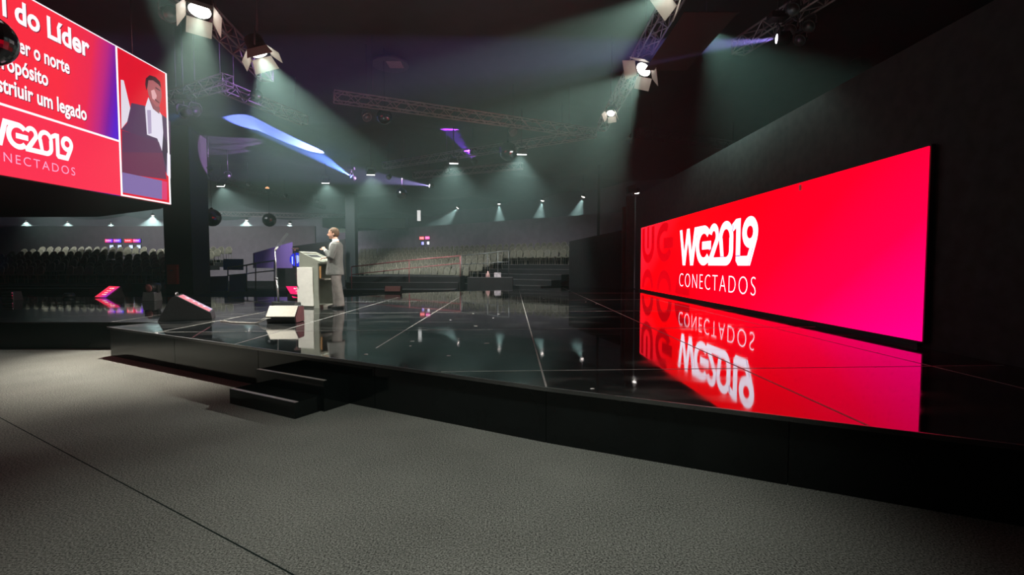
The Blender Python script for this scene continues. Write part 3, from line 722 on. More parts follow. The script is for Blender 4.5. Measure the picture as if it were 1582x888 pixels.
moving_head(284, 175, 5.9, on_y(210, 200, pl_.y + 1.0), 'moving head lamp glowing deep blue beside the hanging screen', 600, (0.03, 0.16, 1.0), 24, M_LENSB)
pv = on_z(731, 246, 6.3)
moving_head(731, 246, 6.3, on_y(713, 222, pv.y + 0.3), 'moving head lamp with a short violet beam under the slanting truss', P_BEAM * 0.5, (0.30, 0.03, 1.0), 20, M_LENSP)
pp = on_z(664, 287, 5.9)
moving_head(664, 287, 5.9, on_y(560, 272, pp.y - 1.0), 'moving head lamp fanning pale purple rays over the seating', P_BEAM * 0.9, (0.62, 0.36, 0.95), 15, M_LENSW)
pw = on_z(1201, 60, 6.1)
moving_head(1201, 60, 6.1, on_y(1020, 78, pw.y + 0.6), 'moving head lamp fanning purple rays across the short open ended truss', P_BEAM * 0.55, (0.50, 0.25, 0.95), 13, M_LENSW)
# added lamp and shield shaping a band of light along the wall top
wp = Vector((4.02, 10.2, 6.3)); t = thing('added_wash_lamp', wp, 'added black wash lamp with a long shield shaping light on the screen wall', 'lamp')
MB().box((-0.12, -0.25, 0.02), (0.12, 0.25, 0.22)).build('housing', M_CASE, t, 0.01)
MB().box((-0.08, -0.20, 0.005), (0.08, 0.20, 0.02)).build('lens', M_STEEL, t)
MB().box((-0.9, -1.3, -0.312), (0.082, 1.3, -0.30)).build('shield', M_BLACK, t)
for y in (-0.2, 0.2): MB().tube([(-0.10, y, 0.05), (-0.12, y, -0.30)], 0.01, 6).build('shield_stay', M_BLACK, t)
MB().tube([(0, 0, 0.2), (0, 0, ceil_z(wp.x, wp.y) - wp.z - 0.05)], 0.02, 6).build('hanger', M_TRUSSBLACK, t)
spot('wash_beam', t, aim((0, 0, 0), (0.30, 0.0, -1.0)), P_WALLWASH, (0.75, 1.0, 0.90), 108, 0.3, 0.03, (0, 0, 0))
# ------------------------------------------------------------------ mirror balls
def ball_material():
    m = bpy.data.materials.new('mirror_tiles'); m.use_nodes = True; nt = m.node_tree; b = nt.nodes['Principled BSDF']
    b.inputs['Metallic'].default_value = 1.0; b.inputs['Roughness'].default_value = 0.12
    tc = nt.nodes.new('ShaderNodeTexCoord'); ck = nt.nodes.new('ShaderNodeTexNoise'); ck.inputs['Scale'].default_value = 9
    nt.links.new(tc.outputs['Object'], ck.inputs['Vector'])
    rp = nt.nodes.new('ShaderNodeValToRGB'); rp.color_ramp.elements[0].color = (0.10, 0.10, 0.11, 1); rp.color_ramp.elements[1].color = (0.30, 0.30, 0.31, 1)
    nt.links.new(ck.outputs['Fac'], rp.inputs['Fac']); nt.links.new(rp.outputs['Color'], b.inputs['Base Color'])
    return m
M_BALL = ball_material()
def mirror_ball(px, py, Y, rpx, label):
    p = on_y(px, py, Y); r = rpx / F * Y
    t = thing('mirror_ball', p, label, 'mirror ball', 'mirror balls')
    mb = MB(); mb.ellipsoid((0,0,0), (r, r, r), 32, 20); mb.smooth = [False]*len(mb.f)
    mb.build('ball', M_BALL, t)
    MB().lathe([(r*0.14, r*0.95), (r*0.14, r*1.10), (r*0.05, r*1.12)], n=10).build('cap', M_CASE, t)
    top = ceil_z(p.x, p.y) - p.z
    MB().tube([(0,0,r*1.1), (0,0,top)], 0.012, 5).build('suspension_cable', M_CASE, t)
mirror_ball(-24, 60, 4.6, 38, 'huge mirror ball cut off by the edge in front of the hanging screen')
mirror_ball(327, 336, 26.0, 13.5, 'dark mirror ball beside the thick pillar over the seating')
mirror_ball(416, 340, 31.0, 10.0, 'dark mirror ball between two bright lamps over the partition')
mirror_ball(785, 234, 21.0, 14.0, 'large dark mirror ball hanging behind the slanting truss')
mirror_ball(594, 180, 16.2, 11.5, 'grey mirror ball hanging under the pinkish truss')
mirror_ball(621, 299, 27.0, 8.5, 'small glittering mirror ball below the pale purple rays')
mirror_ball(396, 148, 14.6, 9.0, 'dim mirror ball near the end of the lit truss')
# unlit lamps clamped under the trusses, and the ceiling mirror fragments
def dead_par(px, py, z, label, r=0.14, tilt=(0.5, -0.6, -0.7), m=None, top=0.4):
    p = on_z(px, py, z); q = aim((0,0,0), tilt)
    t = thing('unlit_lamp', p, label, 'lamp', 'unlit lamps on the trusses')
    MB().lathe([(r*0.4, r*1.6), (r*0.8, r*1.3), (r, 0.0), (r*1.1, -0.02)], n=14).turn(q).build('housing', m or M_TRUSSFAR, t)
    MB().lathe([(r*0.92, -0.021), (0.001, -0.05)], n=14).turn(q).build('lens', M_STEEL, t)
    yoke(t, q, r*1.2, max(top, ceil_z(p.x, p.y) - p.z - 0.06))
dead_par(567, 181, 6.2, 'unlit lamp bracketed under the pinkish truss beside the grey mirror ball')
dead_par(793, 205, 6.25, 'unlit lamp under the pinkish truss above the large mirror ball')
for px, py, d in ((690, 263, 'under the short grey truss'), (600, 274, 'by the pale purple rays'), (975, 218, 'under the dark truss'), (298, 290, 'beside the pillar top'), (383, 285, 'on the crowded dark truss'), (352, 272, 'above the crowded dark truss'), (440, 303, 'toward the far end of the crowded dark truss'), (490, 311, 'at the far end of the crowded dark truss'), (322, 262, 'near the start of the crowded dark truss')):
    dead_par(px, py, 6.0, 'unlit black lamp ' + d, 0.13, (random.uniform(-1,1), -0.6, -0.6), M_CASE)
for px, py, d in ((1222, 46, 'above the screen wall beside the purple rays'), (1236, 62, 'lower beside the purple rays'), (1226, 14, 'high on the short open ended truss'), (1250, 40, 'outermost on the short open ended truss')):
    dead_par(px, py, 6.25, 'unlit black lamp ' + d, 0.12, (-0.7, -0.3, -0.6), M_CASE)
for px, py, d in ((263, 22, 'near the top above the hanging screen'), (283, 175, 'just behind the corner of the hanging screen'), (302, 172, 'on the truss behind the hanging screen')):
    dead_par(px, py, 6.1, 'dark lamp ' + d, 0.15, (0.8, -0.4, -0.3), M_CASE)
o = MB().lathe([(0.12, 0), (0.10, 0.05), (0.001, 0.12)], n=12).build('amber_lit_ball', M_AMBER); p = on_z(413, 291, 6.0); o.location = p  # orange light on a ball, given as a glow of its own
tag(o, 'small round ball on the crowded dark truss, orange light put in as glow', 'lamp')
# ceiling hatches
for px, py, w, h, lab in ((603, 101, 0.62, 0.34, 'pale ceiling panel over the pinkish truss'), (1345, 92, 0.55, 0.30, 'pale ceiling panel over the screen wall')):
    p = on_z(px, py, 8.15); t = thing('ceiling_panel', p, lab, 'ceiling panel', None)
    MB().lathe([(w, 0.0), (w, 0.06), (w*0.96, 0.10), (w*0.9, 0.10)], n=28).build('rim', M_TRUSSBLACK, t)
    MB().box((-w*0.1, -h, -0.01), (w*0.68, h*0.6, 0.0)).build('panel_insert', mat('pale_panel', (0.55, 0.46, 0.47), 0.6), t)
    MB().tube([(0,0,0.1), (0,0,ceil_z(p.x, p.y) - p.z)], 0.02, 6).build('hanger', M_TRUSSBLACK, t)

# ------------------------------------------------------------------ steps up to the stage
stp = thing('stage_steps', (0, 0, 0), 'black two tier steps with pale nosing strips leading onto the stage', 'steps')
dE = (B_ - A_); dE.z = 0; dE.normalize(); nE = Vector((-dE.y, dE.x, 0))
s1, s2 = on_z(354.6, 600.8, 0.150), on_z(395.6, 570.4, 0.30)
base = Vector((A_.x, A_.y, 0))
def sd(p): q = Vector((p.x, p.y, 0)) - base; return q.dot(dE), q.dot(nE)
u1, v1 = sd(s1); u2, v2 = sd(s2)
def fr_pt(u, v): return base + dE*u + nE*v
def step_block(u0, u1_, v0, v1_, z, lip):
    pl = [fr_pt(u0, v0), fr_pt(u1_, v0), fr_pt(u1_, v1_), fr_pt(u0, v1_)]
    MB().prism([(p.x, p.y) for p in pl], 0.0, z).build('step', M_GLOSS, stp)
    ns = [fr_pt(u0+.005, v0+.004), fr_pt(u1_-.005, v0+.004), fr_pt(u1_-.005, v0+lip), fr_pt(u0+.005, v0+lip)]
    MB().prism([(p.x, p.y) for p in ns], z, z + 0.004).build('nosing', M_NOSE, stp)
L1 = sd(on_z(455, 622.6, 0.15))[0]; L2 = sd(on_z(495.4, 589.5, 0.30))[0]
step_block(u1, L1, v1, v2, 0.150, 0.045)
step_block(u2, max(L2, L1 + 0.05), v2, IN - 0.005, 0.30, 0.040)

# ------------------------------------------------------------------ things on the stage
M_LECT = mat('grey_green_lacquer', (0.24, 0.25, 0.21), 0.5, var=0.08, scale=6)
M_BOARD = mat('off_white_board', (0.78, 0.76, 0.70), 0.55, var=0.06, scale=9)
M_WOOD = mat('warm_wood', (0.42, 0.20, 0.08), 0.5, var=0.2, scale=14)
M_GLASS = mat('clear_glass', (0.9, 0.95, 0.95), 0.03, trans=0.95, var=0.02, ior=1.45)
M_GRILLE = mat('pale_grille_cloth', (0.80, 0.77, 0.68), 0.7, var=0.10, scale=60, bump=0.2)
M_GREYGRILLE = mat('grey_grille_cloth', (0.62, 0.64, 0.56), 0.7, var=0.15, scale=60, bump=0.2)
M_RED_LIT_END = mat('red_lit_end_panel', (0.09, 0.025, 0.03), 0.6, var=0.2, scale=12)  # dark end panel, the red light falling on it put into the colour
M_CABLE = mat('pale_cable', (0.30, 0.30, 0.28), 0.5)

# lectern: u runs along its side toward the speaker, v across it away from the camera
lp = on_z(463.5, 475.0, SZ)
lect = thing('lectern', (lp.x, lp.y, SZ), 'grey green lectern with a white side board and a sloping top', 'lectern', None, math.radians(-16))
lw, ll = 0.58, 0.50
prof = [(0.0, 0.0), (ll, 0.0), (ll, 1.00), (0.0, 1.21)]
for y in (0.0, lw - 0.04):
    MB().prism(prof, y, y + 0.04, 'y').build('side_panel', M_LECT, lect)
MB().prism([(0.0, 0.0), (0.04, 0.0), (0.04, 1.19), (0.0, 1.21)], 0.04, lw - 0.04, 'y').build('front_panel', M_LECT, lect)
MB().box((0.04, 0.04, 0.0), (ll - 0.03, lw - 0.04, 0.06)).build('bottom_panel', M_LECT, lect)
MB().box((0.04, 0.04, 0.62), (ll - 0.02, lw - 0.04, 0.65)).build('shelf', M_LECT, lect)
MB().box((ll - 0.05, 0.04, 0.66), (ll + 0.035, 0.065, 0.93)).build('wooden_edge', M_WOOD, lect)
sl = (1.00 - 1.21) / ll
def topz(x): return 1.21 + sl * x
# sloping top: a frame round a dark recess, overhanging toward the speaker
def slab_top(x0, x1, y0, y1, d0, d1):
    mb = MB(); mb.add([(x0,y0,topz(x0)+d0),(x1,y0,topz(x1)+d0),(x1,y1,topz(x1)+d0),(x0,y1,topz(x0)+d0),(x0,y0,topz(x0)+d1),(x1,y0,topz(x1)+d1),(x1,y1,topz(x1)+d1),(x0,y1,topz(x0)+d1)],
                      [(0,3,2,1),(4,5,6,7),(0,1,5,4),(1,2,6,5),(2,3,7,6),(3,0,4,7)]); return mb
slab_top(0.0, ll + 0.05, 0.0, lw, 0.0, 0.022).build('sloping_top', M_LECT, lect, 0.004)
rim = MB()
for (x0, x1, y0, y1) in ((0.0, ll + 0.05, 0.0, 0.03), (0.0, ll + 0.05, lw - 0.03, lw), (0.0, 0.05, 0.0, lw), (ll, ll + 0.05, 0.0, lw)):
    t_ = slab_top(x0, x1, y0, y1, 0.022, 0.05); rim.add(t_.v, t_.f)
rim.build('top_rim', M_LECT, lect)
slab_top(0.10, 0.24, 0.10, lw - 0.10, 0.023, 0.027).build('top_recess', M_BLACK, lect)
sbd = MB().box((-0.035, -0.035, 0.045), (0.375, -0.006, 0.905)).build('side_board', M_BOARD, lect, 0.004)
bk = MB()
for z in (0.2, 0.75): bk.box((0.05, -0.008, z), (0.3, 0.002, z + 0.05))
bk.build('board_batten', M_BLACK, sbd)
MB().add([(-0.034,-0.036,0.48),(0.012,-0.036,0.40),(0.012,-0.036,0.445),(-0.034,-0.036,0.535)], [(0,1,2,3)]).build('board_mark', M_STEEL, sbd)
# side table with two glasses and a bottle, behind the lectern
tp = on_z(503, 471, SZ)
tb_ = thing('side_table', (tp.x, tp.y + 0.12, SZ), 'small black drinks table between the lectern and the presenter', 'table')
MB().cbox((0, 0, 0.585), (0.36, 0.36, 0.025)).build('table_top', M_GLOSS, tb_, 0.004)
for x in (-.155, .155):
    for y in (-.155, .155): MB().tube([(x, y, 0), (x, y, 0.575)], 0.011, 8).build('leg', M_CHROME, tb_)
MB().cbox((0, 0.02, 0.24), (0.28, 0.27, 0.42)).build('drawer_box', M_CASE, tb_, 0.006)
MB().cbox((0, 0, 0.455), (0.31, 0.30, 0.012)).build('under_shelf', M_CHROME, tb_)
def tumbler(x, lab):
    o = MB().lathe([(0.026, 0), (0.033, 0.13), (0.030, 0.13), (0.024, 0.012), (0.001, 0.012)], n=16).build('glass_tumbler', M_GLASS)
    o.location = (tp.x + x, tp.y + 0.10, SZ + 0.5985); tag(o, lab, 'glass', 'glasses on the drinks table')
tumbler(-0.09, 'clear glass tumbler on the drinks table nearer the lectern')
tumbler(0.11, 'clear glass tumbler on the drinks table nearer the presenter')
o = MB().lathe([(0.03, 0), (0.032, 0.12), (0.012, 0.17), (0.012, 0.21), (0.001, 0.21)], n=16).build('water_bottle', M_GLASS)
o.location = (tp.x + 0.01, tp.y + 0.16, SZ + 0.5985); tag(o, 'small clear water bottle between the two glass tumblers', 'bottle')

# teleprompter stands
def prompter(px, py, top_py, label, tilt, tx, tw, basew):
    p = on_z(px, py, SZ); k = p.y / F
    t = thing('teleprompter_stand', (p.x, p.y, SZ), label, 'teleprompter', 'teleprompter stands')
    H = (py - top_py) * k
    MB().prism([(-basew*0.5, 0), (basew*0.5, 0), (basew*0.5, 0.12), (-basew*0.5, 0.16)], -0.2, 0.2, 'y').build('base_monitor', M_CASE, t, 0.006)
    MB().prism([(-basew*0.47, 0.1605), (basew*0.47, 0.1235), (basew*0.47, 0.128), (-basew*0.47, 0.165)], -0.17, 0.17, 'y').build('base_screen', M_GLOSS, t)
    x = tx
    MB().tube([(x + tilt, 0, 0.13), (x + tilt*0.4, 0, H*0.52)], 0.024, 10).build('lower_pole', M_STEEL, t)
    MB().tube([(x + tilt*0.4, 0, H*0.50), (x + tilt*0.4, 0, H*0.53)], 0.034, 10).build('collar', M_STEEL, t)
    MB().tube([(x + tilt*0.4, 0, H*0.52), (x, 0, H)], 0.015, 10).build('upper_pole', M_STEEL, t)
    return t, H, x
t, H, x = prompter(444, 476, 386, 'teleprompter stand with a tilted bracket, standing before the pink monitor', 0.055, -0.245, 0.0, 0.50)
MB().tube([(x, 0, H - 0.01), (x + 0.065, 0, H + 0.075)], 0.020, 8).build('bracket', M_BOARD, t)
MB().add([(x+0.05,-0.07,H+0.06),(x+0.058,-0.07,H+0.053),(x+0.058,0.07,H+0.053),(x+0.05,0.07,H+0.06),(x+0.28,-0.07,H+0.36),(x+0.288,-0.07,H+0.353),(x+0.288,0.07,H+0.353),(x+0.28,0.07,H+0.36)],
         [(0,3,2,1),(4,5,6,7),(0,1,5,4),(1,2,6,5),(2,3,7,6),(3,0,4,7)]).build('glass_plate', M_GLASS, t)
t, H, x = prompter(460, 462, 386, 'teleprompter stand with a straight white cross bracket, close to the lectern', 0.09, -0.06, 0.0, 0.40)
MB().cbox((x + 0.02, 0, H + 0.04), (0.18, 0.05, 0.04)).build('bracket', M_BOARD, t, 0.006)
MB().tube([(x, 0, H - 0.03), (x, 0, H + 0.03)], 0.03, 8).build('pivot', M_BOARD, t)

# stage monitors
def slide_on(t, name, P, Ux, Uy, w, h, cols, texts=True):
    """a lit slide: P its lower corner, Ux along the lines of writing, Uy up the slide"""
    nrm = Ux.cross(Uy).normalized()
    m = bpy.data.materials.new(name + '_pixels'); m.use_nodes = True; nt = m.node_tree; nt.nodes.clear()
    o = nt.nodes.new('ShaderNodeOutputMaterial'); e = nt.nodes.new('ShaderNodeEmission'); nt.links.new(e.outputs[0], o.inputs['Surface'])
    tc = nt.nodes.new('ShaderNodeTexCoord'); vm = nt.nodes.new('ShaderNodeVectorMath'); vm.operation = 'DOT_PRODUCT'
    nt.links.new(tc.outputs['Object'], vm.inputs[0]); g = (Ux * 0.8 - Uy * 0.3); vm.inputs[1].default_value = tuple(g)
    mr = nt.nodes.new('ShaderNodeMapRange'); mr.inputs['From Min'].default_value = P.dot(g) - 0.1*h; mr.inputs['From Max'].default_value = (P + Ux*w).dot(g); nt.links.new(vm.outputs['Value'], mr.inputs['Value'])
    rp = nt.nodes.new('ShaderNodeValToRGB'); rp.color_ramp.elements[0].color = (*srgb(*cols[0]), 1); rp.color_ramp.elements[1].color = (*srgb(*cols[1]), 1)
    rp.color_ramp.elements[0].position = 0.35
    nt.links.new(mr.outputs[0], rp.inputs['Fac']); nt.links.new(rp.outputs['Color'], e.inputs['Color']); e.inputs['Strength'].default_value = 1.1
    face = MB().add([P, P + Ux*w, P + Ux*w + Uy*h, P + Uy*h], [(0,1,2,3)]).build(name, m, t)
    O = P + nrm * 0.004
    for body, fx, fy, fw, fh in (('do L\u00edder', .34, .74, .42, .13), ('cer o norte', .36, .55, .36, .085), ('prop\u00f3sito', .36, .38, .30, .085), ('um legado', .36, .21, .40, .085)):
        mb = MB(); writing(mb, body, O, Ux, Uy, w*fx, h*fy, w=w*fw, h=h*fh, offset=0.03, ref='H')
        mb.build('screen_lettering', M_SWHITE, face)
# black wedge in front of the pillar: its screen slopes toward the lectern
p = on_z(243, 497, SZ); k = p.y / F
w = thing('stage_monitor', (p.x, p.y, SZ), 'large black wedge monitor seen from its side at the front of the stage', 'stage monitor', None, math.radians(27))
def K(px, py): return ((px - 243) * k * 1.04, (497 - py) * k)
pr_ = [K(243, 497), K(259, 462), K(267, 457), K(311, 486), K(313, 497)]
MB().prism(pr_, 0.0, 0.62, 'y').build('cabinet', M_CASE, w, 0.006)
a, b = Vector((pr_[2][0], 0, pr_[2][1])), Vector((pr_[3][0], 0, pr_[3][1])); dd = (b - a).normalized(); nn = Vector((-dd.z, 0, dd.x))
slide_on(w, 'screen_face', b + nn*0.004 - dd*0.03 + Vector((0, 0.03, 0)), Vector((0, 1, 0)), -dd, 0.56, (b - a).length - 0.06, ((250, 150, 160), (200, 205, 235)))
MB().tube([a + Vector((-0.02,0.1,0.0)), a + Vector((-0.02,0.14,0.035)), a + Vector((-0.02,0.30,0.035)), a + Vector((-0.02,0.34,0.0))], 0.012, 6).build('carry_handle', M_STEEL, w)
# screen wedge farther back, slide facing the camera side
p = on_z(163, 460, SZ); k = p.y / F
w = thing('stage_monitor', (p.x, p.y, SZ), 'low wedge monitor with a bright red and purple slide at the back of the stage', 'stage monitor')
c0, c1, c3 = [on_y(x, y, p.y + d_) - p for x, y, d_ in ((146, 458.6, 0.0), (163.3, 459.3, -0.02), (168.5, 441.8, 0.45))]
ux, uy = (c1 - c0), (c3 - c0)
slide_on(w, 'screen_face', c0, ux.normalized(), (uy).normalized(), ux.length, uy.length, ((250, 55, 85), (110, 40, 190)))
dn = Vector((0.02, 0.02, -0.012))
c2 = c0 + ux + uy
bot = [Vector((c.x, c.y, 0)) for c in (c0, c1)] + [Vector((c2.x + 0.1, c2.y + 0.05, 0)), Vector((c3.x + 0.1, c3.y + 0.05, 0))]
MB().add(bot + [c0 + dn, c1 + dn, c2 + dn, c3 + dn], [(0,3,2,1),(4,5,6,7),(0,1,5,4),(1,2,6,5),(2,3,7,6),(3,0,4,7)]).build('cabinet', M_CASE, w)
# pink comfort monitor behind the lectern
p = on_z(445, 463, SZ); k = p.y / F
w = thing('stage_monitor', (p.x, p.y, SZ), 'wedge monitor glowing pink, half hidden behind the lectern', 'stage monitor')
c0, c1, c3 = [on_y(x, y, p.y + d_) - p for x, y, d_ in ((452.5, 460, 0.0), (482, 460, 0.15), (441.5, 442, 0.28))]; ux, uy = c1 - c0, c3 - c0
slide_on(w, 'screen_face', c0, ux.normalized(), uy.normalized(), ux.length, uy.length, ((255, 35, 110), (205, 60, 225)))
q0, q1, q2, q3 = c0, c0 + ux, c0 + ux + uy, c0 + uy
dn = Vector((-0.012, 0.022, -0.006)); back = Vector((-0.06, 0.24, 0))
bot = [Vector((v.x, v.y, 0)) for v in (q0 + Vector((-0.14, 0.06, 0)), q1 + Vector((0, .02, 0)), q2 + back, q3 + back)]
MB().add(bot + [q0 + dn, q1 + dn, q2 + dn, q3 + dn], [(0,3,2,1),(4,5,6,7),(0,1,5,4),(1,2,6,5),(2,3,7,6),(3,0,4,7)]).build('cabinet', M_CASE, w)
# pale wedge loudspeaker in front of the teleprompter
p = on_z(411, 499.5, SZ); k = p.y / F
w = thing('wedge_loudspeaker', (p.x, p.y, SZ), 'wedge loudspeaker with a bright pale grille and trailing cables', 'loudspeaker')
W = 41.5 * k
pf = [(0.03, 0.0), (0.0, 0.10), (0.14, 0.275), (0.34, 0.27), (0.36, 0.0)]
b_ = MB().prism([(y, z) for y, z in pf], 0.0, W + 0.03, 'x')
b_.build('cabinet', M_CASE, w, 0.005)
g0, g1 = Vector((0, 0.0, 0.10)), Vector((0, 0.14, 0.275)); gd = (g1 - g0).normalized(); gn = Vector((0, -gd.z, gd.y))
mb = MB(); vs = []
for off_ in (0.003, 0.012):
    vs += [g0 + gd*0.008 + gn*off_, Vector((W + .03, 0, 0)) + g0 + gd*0.008 + gn*off_, Vector((W + .03, 0, 0)) + g1 - gd*0.004 + gn*off_, g1 - gd*0.004 + gn*off_]
mb.add(vs, [(0,3,2,1),(4,5,6,7),(0,1,5,4),(1,2,6,5),(2,3,7,6),(3,0,4,7)]); mb.build('grille', M_GRILLE, w)
MB().prism([(y, z) for y, z in ((0.04, 0.01), (0.015, 0.10), (0.145, 0.265), (0.33, 0.26), (0.35, 0.01))], W + 0.03, W + 0.042, 'x').build('end_panel', M_RED_LIT_END, w)
for s_ in (0, 1):
    pts_ = [(0.03 + 0.05*s_, 0.02, 0.085), (0.0 + 0.06*s_, -0.05, 0.09), (-0.06, -0.08, 0.05 - 0.02*s_), (-0.10 - 0.05*s_, -0.05, 0.012), (-0.35 - 0.25*s_, 0.05, 0.008), (-0.9, 0.25 + 0.1*s_, 0.008)]
    MB().tube(pts_, 0.008, 6).build('cable', M_CABLE, w)
# grey wedge at the back
p = on_z(594, 452.6, SZ); k = p.y / F
w = thing('wedge_loudspeaker', (p.x, p.y, SZ), 'small grey wedge loudspeaker alone at the back edge of the stage', 'loudspeaker')
W = 24.5 * k
MB().prism([(0.02, 0.0), (0.0, 0.05), (0.10, 0.235), (0.28, 0.22), (0.30, 0.0)], 0.0, W, 'x').build('cabinet', M_CASE, w, 0.006)
g0, g1 = Vector((0, 0.0, 0.05)), Vector((0, 0.10, 0.235)); gd = (g1 - g0).normalized(); gn = Vector((0, -gd.z, gd.y)); vs = []
for off_ in (0.003, 0.012):
    vs += [Vector((.01, 0, 0)) + g0 + gd*0.008 + gn*off_, Vector((W - .01, 0, 0)) + g0 + gd*0.008 + gn*off_, Vector((W - .01, 0, 0)) + g1 - gd*0.004 + gn*off_, Vector((.01, 0, 0)) + g1 - gd*0.004 + gn*off_]
MB().add(vs, [(0,3,2,1),(4,5,6,7),(0,1,5,4),(1,2,6,5),(2,3,7,6),(3,0,4,7)]).build('grille', M_GREYGRILLE, w)
# moving head standing on the stage, its pink face turned to the camera
p = on_z(231, 465, SZ); k = p.y / F
w = thing('moving_head_lamp', (p.x, p.y, SZ), 'unlit moving head lamp with a dusty pink face standing on the stage', 'spotlight')
MB().frustum((0, 0.1, 0), (0.34, 0.30), (0, 0.1, 0.24), (0.30, 0.26)).build('lamp_base', mat('grey_casing', (0.10, 0.10, 0.10), 0.6), w, 0.01)
for x in (-0.17, 0.17): MB().box((x - 0.02, 0.06, 0.22), (x + 0.02, 0.14, 0.42)).build('yoke_arm', M_CASE, w, 0.008)
MB().lathe([(0.09, -0.18), (0.125, -0.1), (0.125, 0.12), (0.11, 0.14)], n=18).turn(aim((0,0,0), (0.1, 1, 0.1))).move((0.03, 0.1, 0.36)).build('lamp_head', M_CASE, w)
MB().lathe([(0.105, 0.142), (0.105, 0.155), (0.04, 0.16), (0.001, 0.15)], n=18).turn(aim((0,0,0), (0.1, 1, 0.1))).move((0.03, 0.1, 0.36)).build('lens', mat('dusty_pink_lens', (0.30, 0.10, 0.10), 0.4), w)
# low black lamp and road case at the far edge of the view
p = on_z(107, 459, SZ); w = thing('floor_lamp_can', (p.x, p.y, SZ), 'low round black lamp resting on the stage before the first tier', 'lamp')
MB().lathe([(0.13, 0.0), (0.15, 0.05), (0.12, 0.11), (0.05, 0.13), (0.001, 0.13)], n=18).build('casing', M_CASE, w)
MB().lathe([(0.11, 0.115), (0.10, 0.125), (0.095, 0.12)], n=18, cap=False).build('rim', M_STEEL, w)
p = on_z(12, 464.5, SZ); w = thing('moving_head_lamp', (p.x, p.y, SZ), 'black lamp with bluish chrome slats at the very edge of the stage', 'spotlight')
MB().frustum((0, 0.12, 0), (0.34, 0.28), (0, 0.12, 0.25), (0.28, 0.22)).build('lamp_base', M_CASE, w, 0.01)
for i in range(3): MB().box((-0.13, -0.03, 0.06 + 0.07*i), (0.15, -0.015, 0.085 + 0.07*i)).build('slat', M_CHROME, w)
# red hose cabinet on the pillar
q = on_y(269, 424, PILLAR_Y); w = thing('hose_cabinet', (q.x, PILLAR_Y, q.z), 'red fire hose cabinet fixed on the black pillar', 'cabinet')
M_REDP = mat('red_enamel', (0.42, 0.06, 0.03), 0.5)
MB().box((-0.24, -0.16, -0.45), (0.24, 0.0, 0.47)).build('cabinet_box', M_REDP, w, 0.01)
MB().box((-0.20, -0.175, -0.40), (0.20, -0.16, 0.42)).build('door', M_REDP, w, 0.005)
MB().box((-0.06, -0.19, 0.16), (0.06, -0.175, 0.22)).build('handle', M_STEEL, w)

# ------------------------------------------------------------------ the presenter
# body frame: f forward (toward the lectern), l to the side facing the camera, z up
PB = Vector((-3.93, on_z(523, 475.5, SZ).y, SZ)); PB.x = on_z(519.5, 475.5, SZ).x
man = thing('person', PB, 'man in a grey suit and white shirt speaking at the lectern with one fist raised', 'person', None, math.radians(4))
def W_(f, l, z): return Vector((-f, -l, z))
def limb(mb, pts, rs, n=12): return mb.tube([W_(*p) for p in pts], rs, n)
def stack(mb, rows, n=20):
    """rows (z, centre f, half depth, half width, centre l) of rounded sections"""
    rg = []
    for r_ in rows:
        z, cf, a, b = r_[:4]; cl = r_[4] if len(r_) > 4 else 0
        ring = []
        for k in range(n):
            t_ = 2*math.pi*k/n; ct, st = math.cos(t_), math.sin(t_)
            e = 0.85
            ring.append(W_(cf + a*math.copysign(abs(ct)**e, ct), cl + b*math.copysign(abs(st)**e, st), z))
        rg.append(ring)
    return mb.rings(rg)
def soft(o, voxel, it=4, fac=0.5):
    r_ = o.modifiers.new('remesh', 'REMESH'); r_.mode = 'VOXEL'; r_.voxel_size = voxel; r_.use_smooth_shade = True
    s_ = o.modifiers.new('smooth', 'SMOOTH'); s_.iterations = it; s_.factor = fac
    return o
M_SKIN = mat('skin', (0.62, 0.34, 0.24), 0.5, var=0.06, scale=14)
M_SUIT = mat('grey_suit', (0.105, 0.105, 0.098), 0.85, var=0.22, scale=7, bump=1.0)
M_TROUS = mat('taupe_trousers', (0.120, 0.106, 0.098), 0.85, var=0.2, scale=8, bump=1.0)
M_SHIRT = mat('white_shirt', (0.80, 0.80, 0.80), 0.8, var=0.03)
M_HAIR = mat('brown_hair', (0.085, 0.045, 0.022), 0.75, var=0.3, scale=50)
M_SHOE = mat('black_shoe', (0.015, 0.015, 0.016), 0.3)
bd = MB()
stack(bd, [(0.80, 0.0, .10, .13), (1.0, 0.0, .10, .14), (1.25, -.01, .10, .17), (1.40, -.03, .08, .15), (1.455, -.035, .06, .075), (1.50, -.02, .055, .058), (1.56, .005, .055, .056), (1.60, .015, .055, .056)])
# head: sections from jaw to crown, face toward +f
stack(bd, [(1.535, .060, .038, .034), (1.548, .062, .062, .048), (1.575, .052, .080, .060), (1.61, .040, .092, .068), (1.65, .035, .100, .073), (1.69, .032, .102, .076), (1.725, .028, .096, .073), (1.755, .022, .075, .060), (1.772, .016, .045, .036)])
limb(bd, [(.128, 0, 1.665), (.148, 0, 1.640), (.160, 0, 1.622), (.135, 0, 1.610)], [.010, .013, .016, .012], 8)     # nose
bd.ellipsoid(W_(.118, 0, 1.585), (.018, .026, .009), 10, 6)       # upper lip
bd.ellipsoid(W_(.114, 0, 1.571), (.018, .022, .009), 10, 6)       # lower lip
bd.ellipsoid(W_(.104, 0, 1.549), (.022, .024, .018), 10, 6)       # chin
for s_ in (-1, 1):
    bd.ellipsoid(W_(.116, .030*s_, 1.676), (.018, .024, .008), 10, 6)     # brow ridge
    bd.ellipsoid(W_(.095, .045*s_, 1.622), (.022, .020, .022), 10, 6)     # cheek
    bd.ellipsoid(W_(.010, .079*s_, 1.635), (.020, .010, .034), 10, 8)     # ear
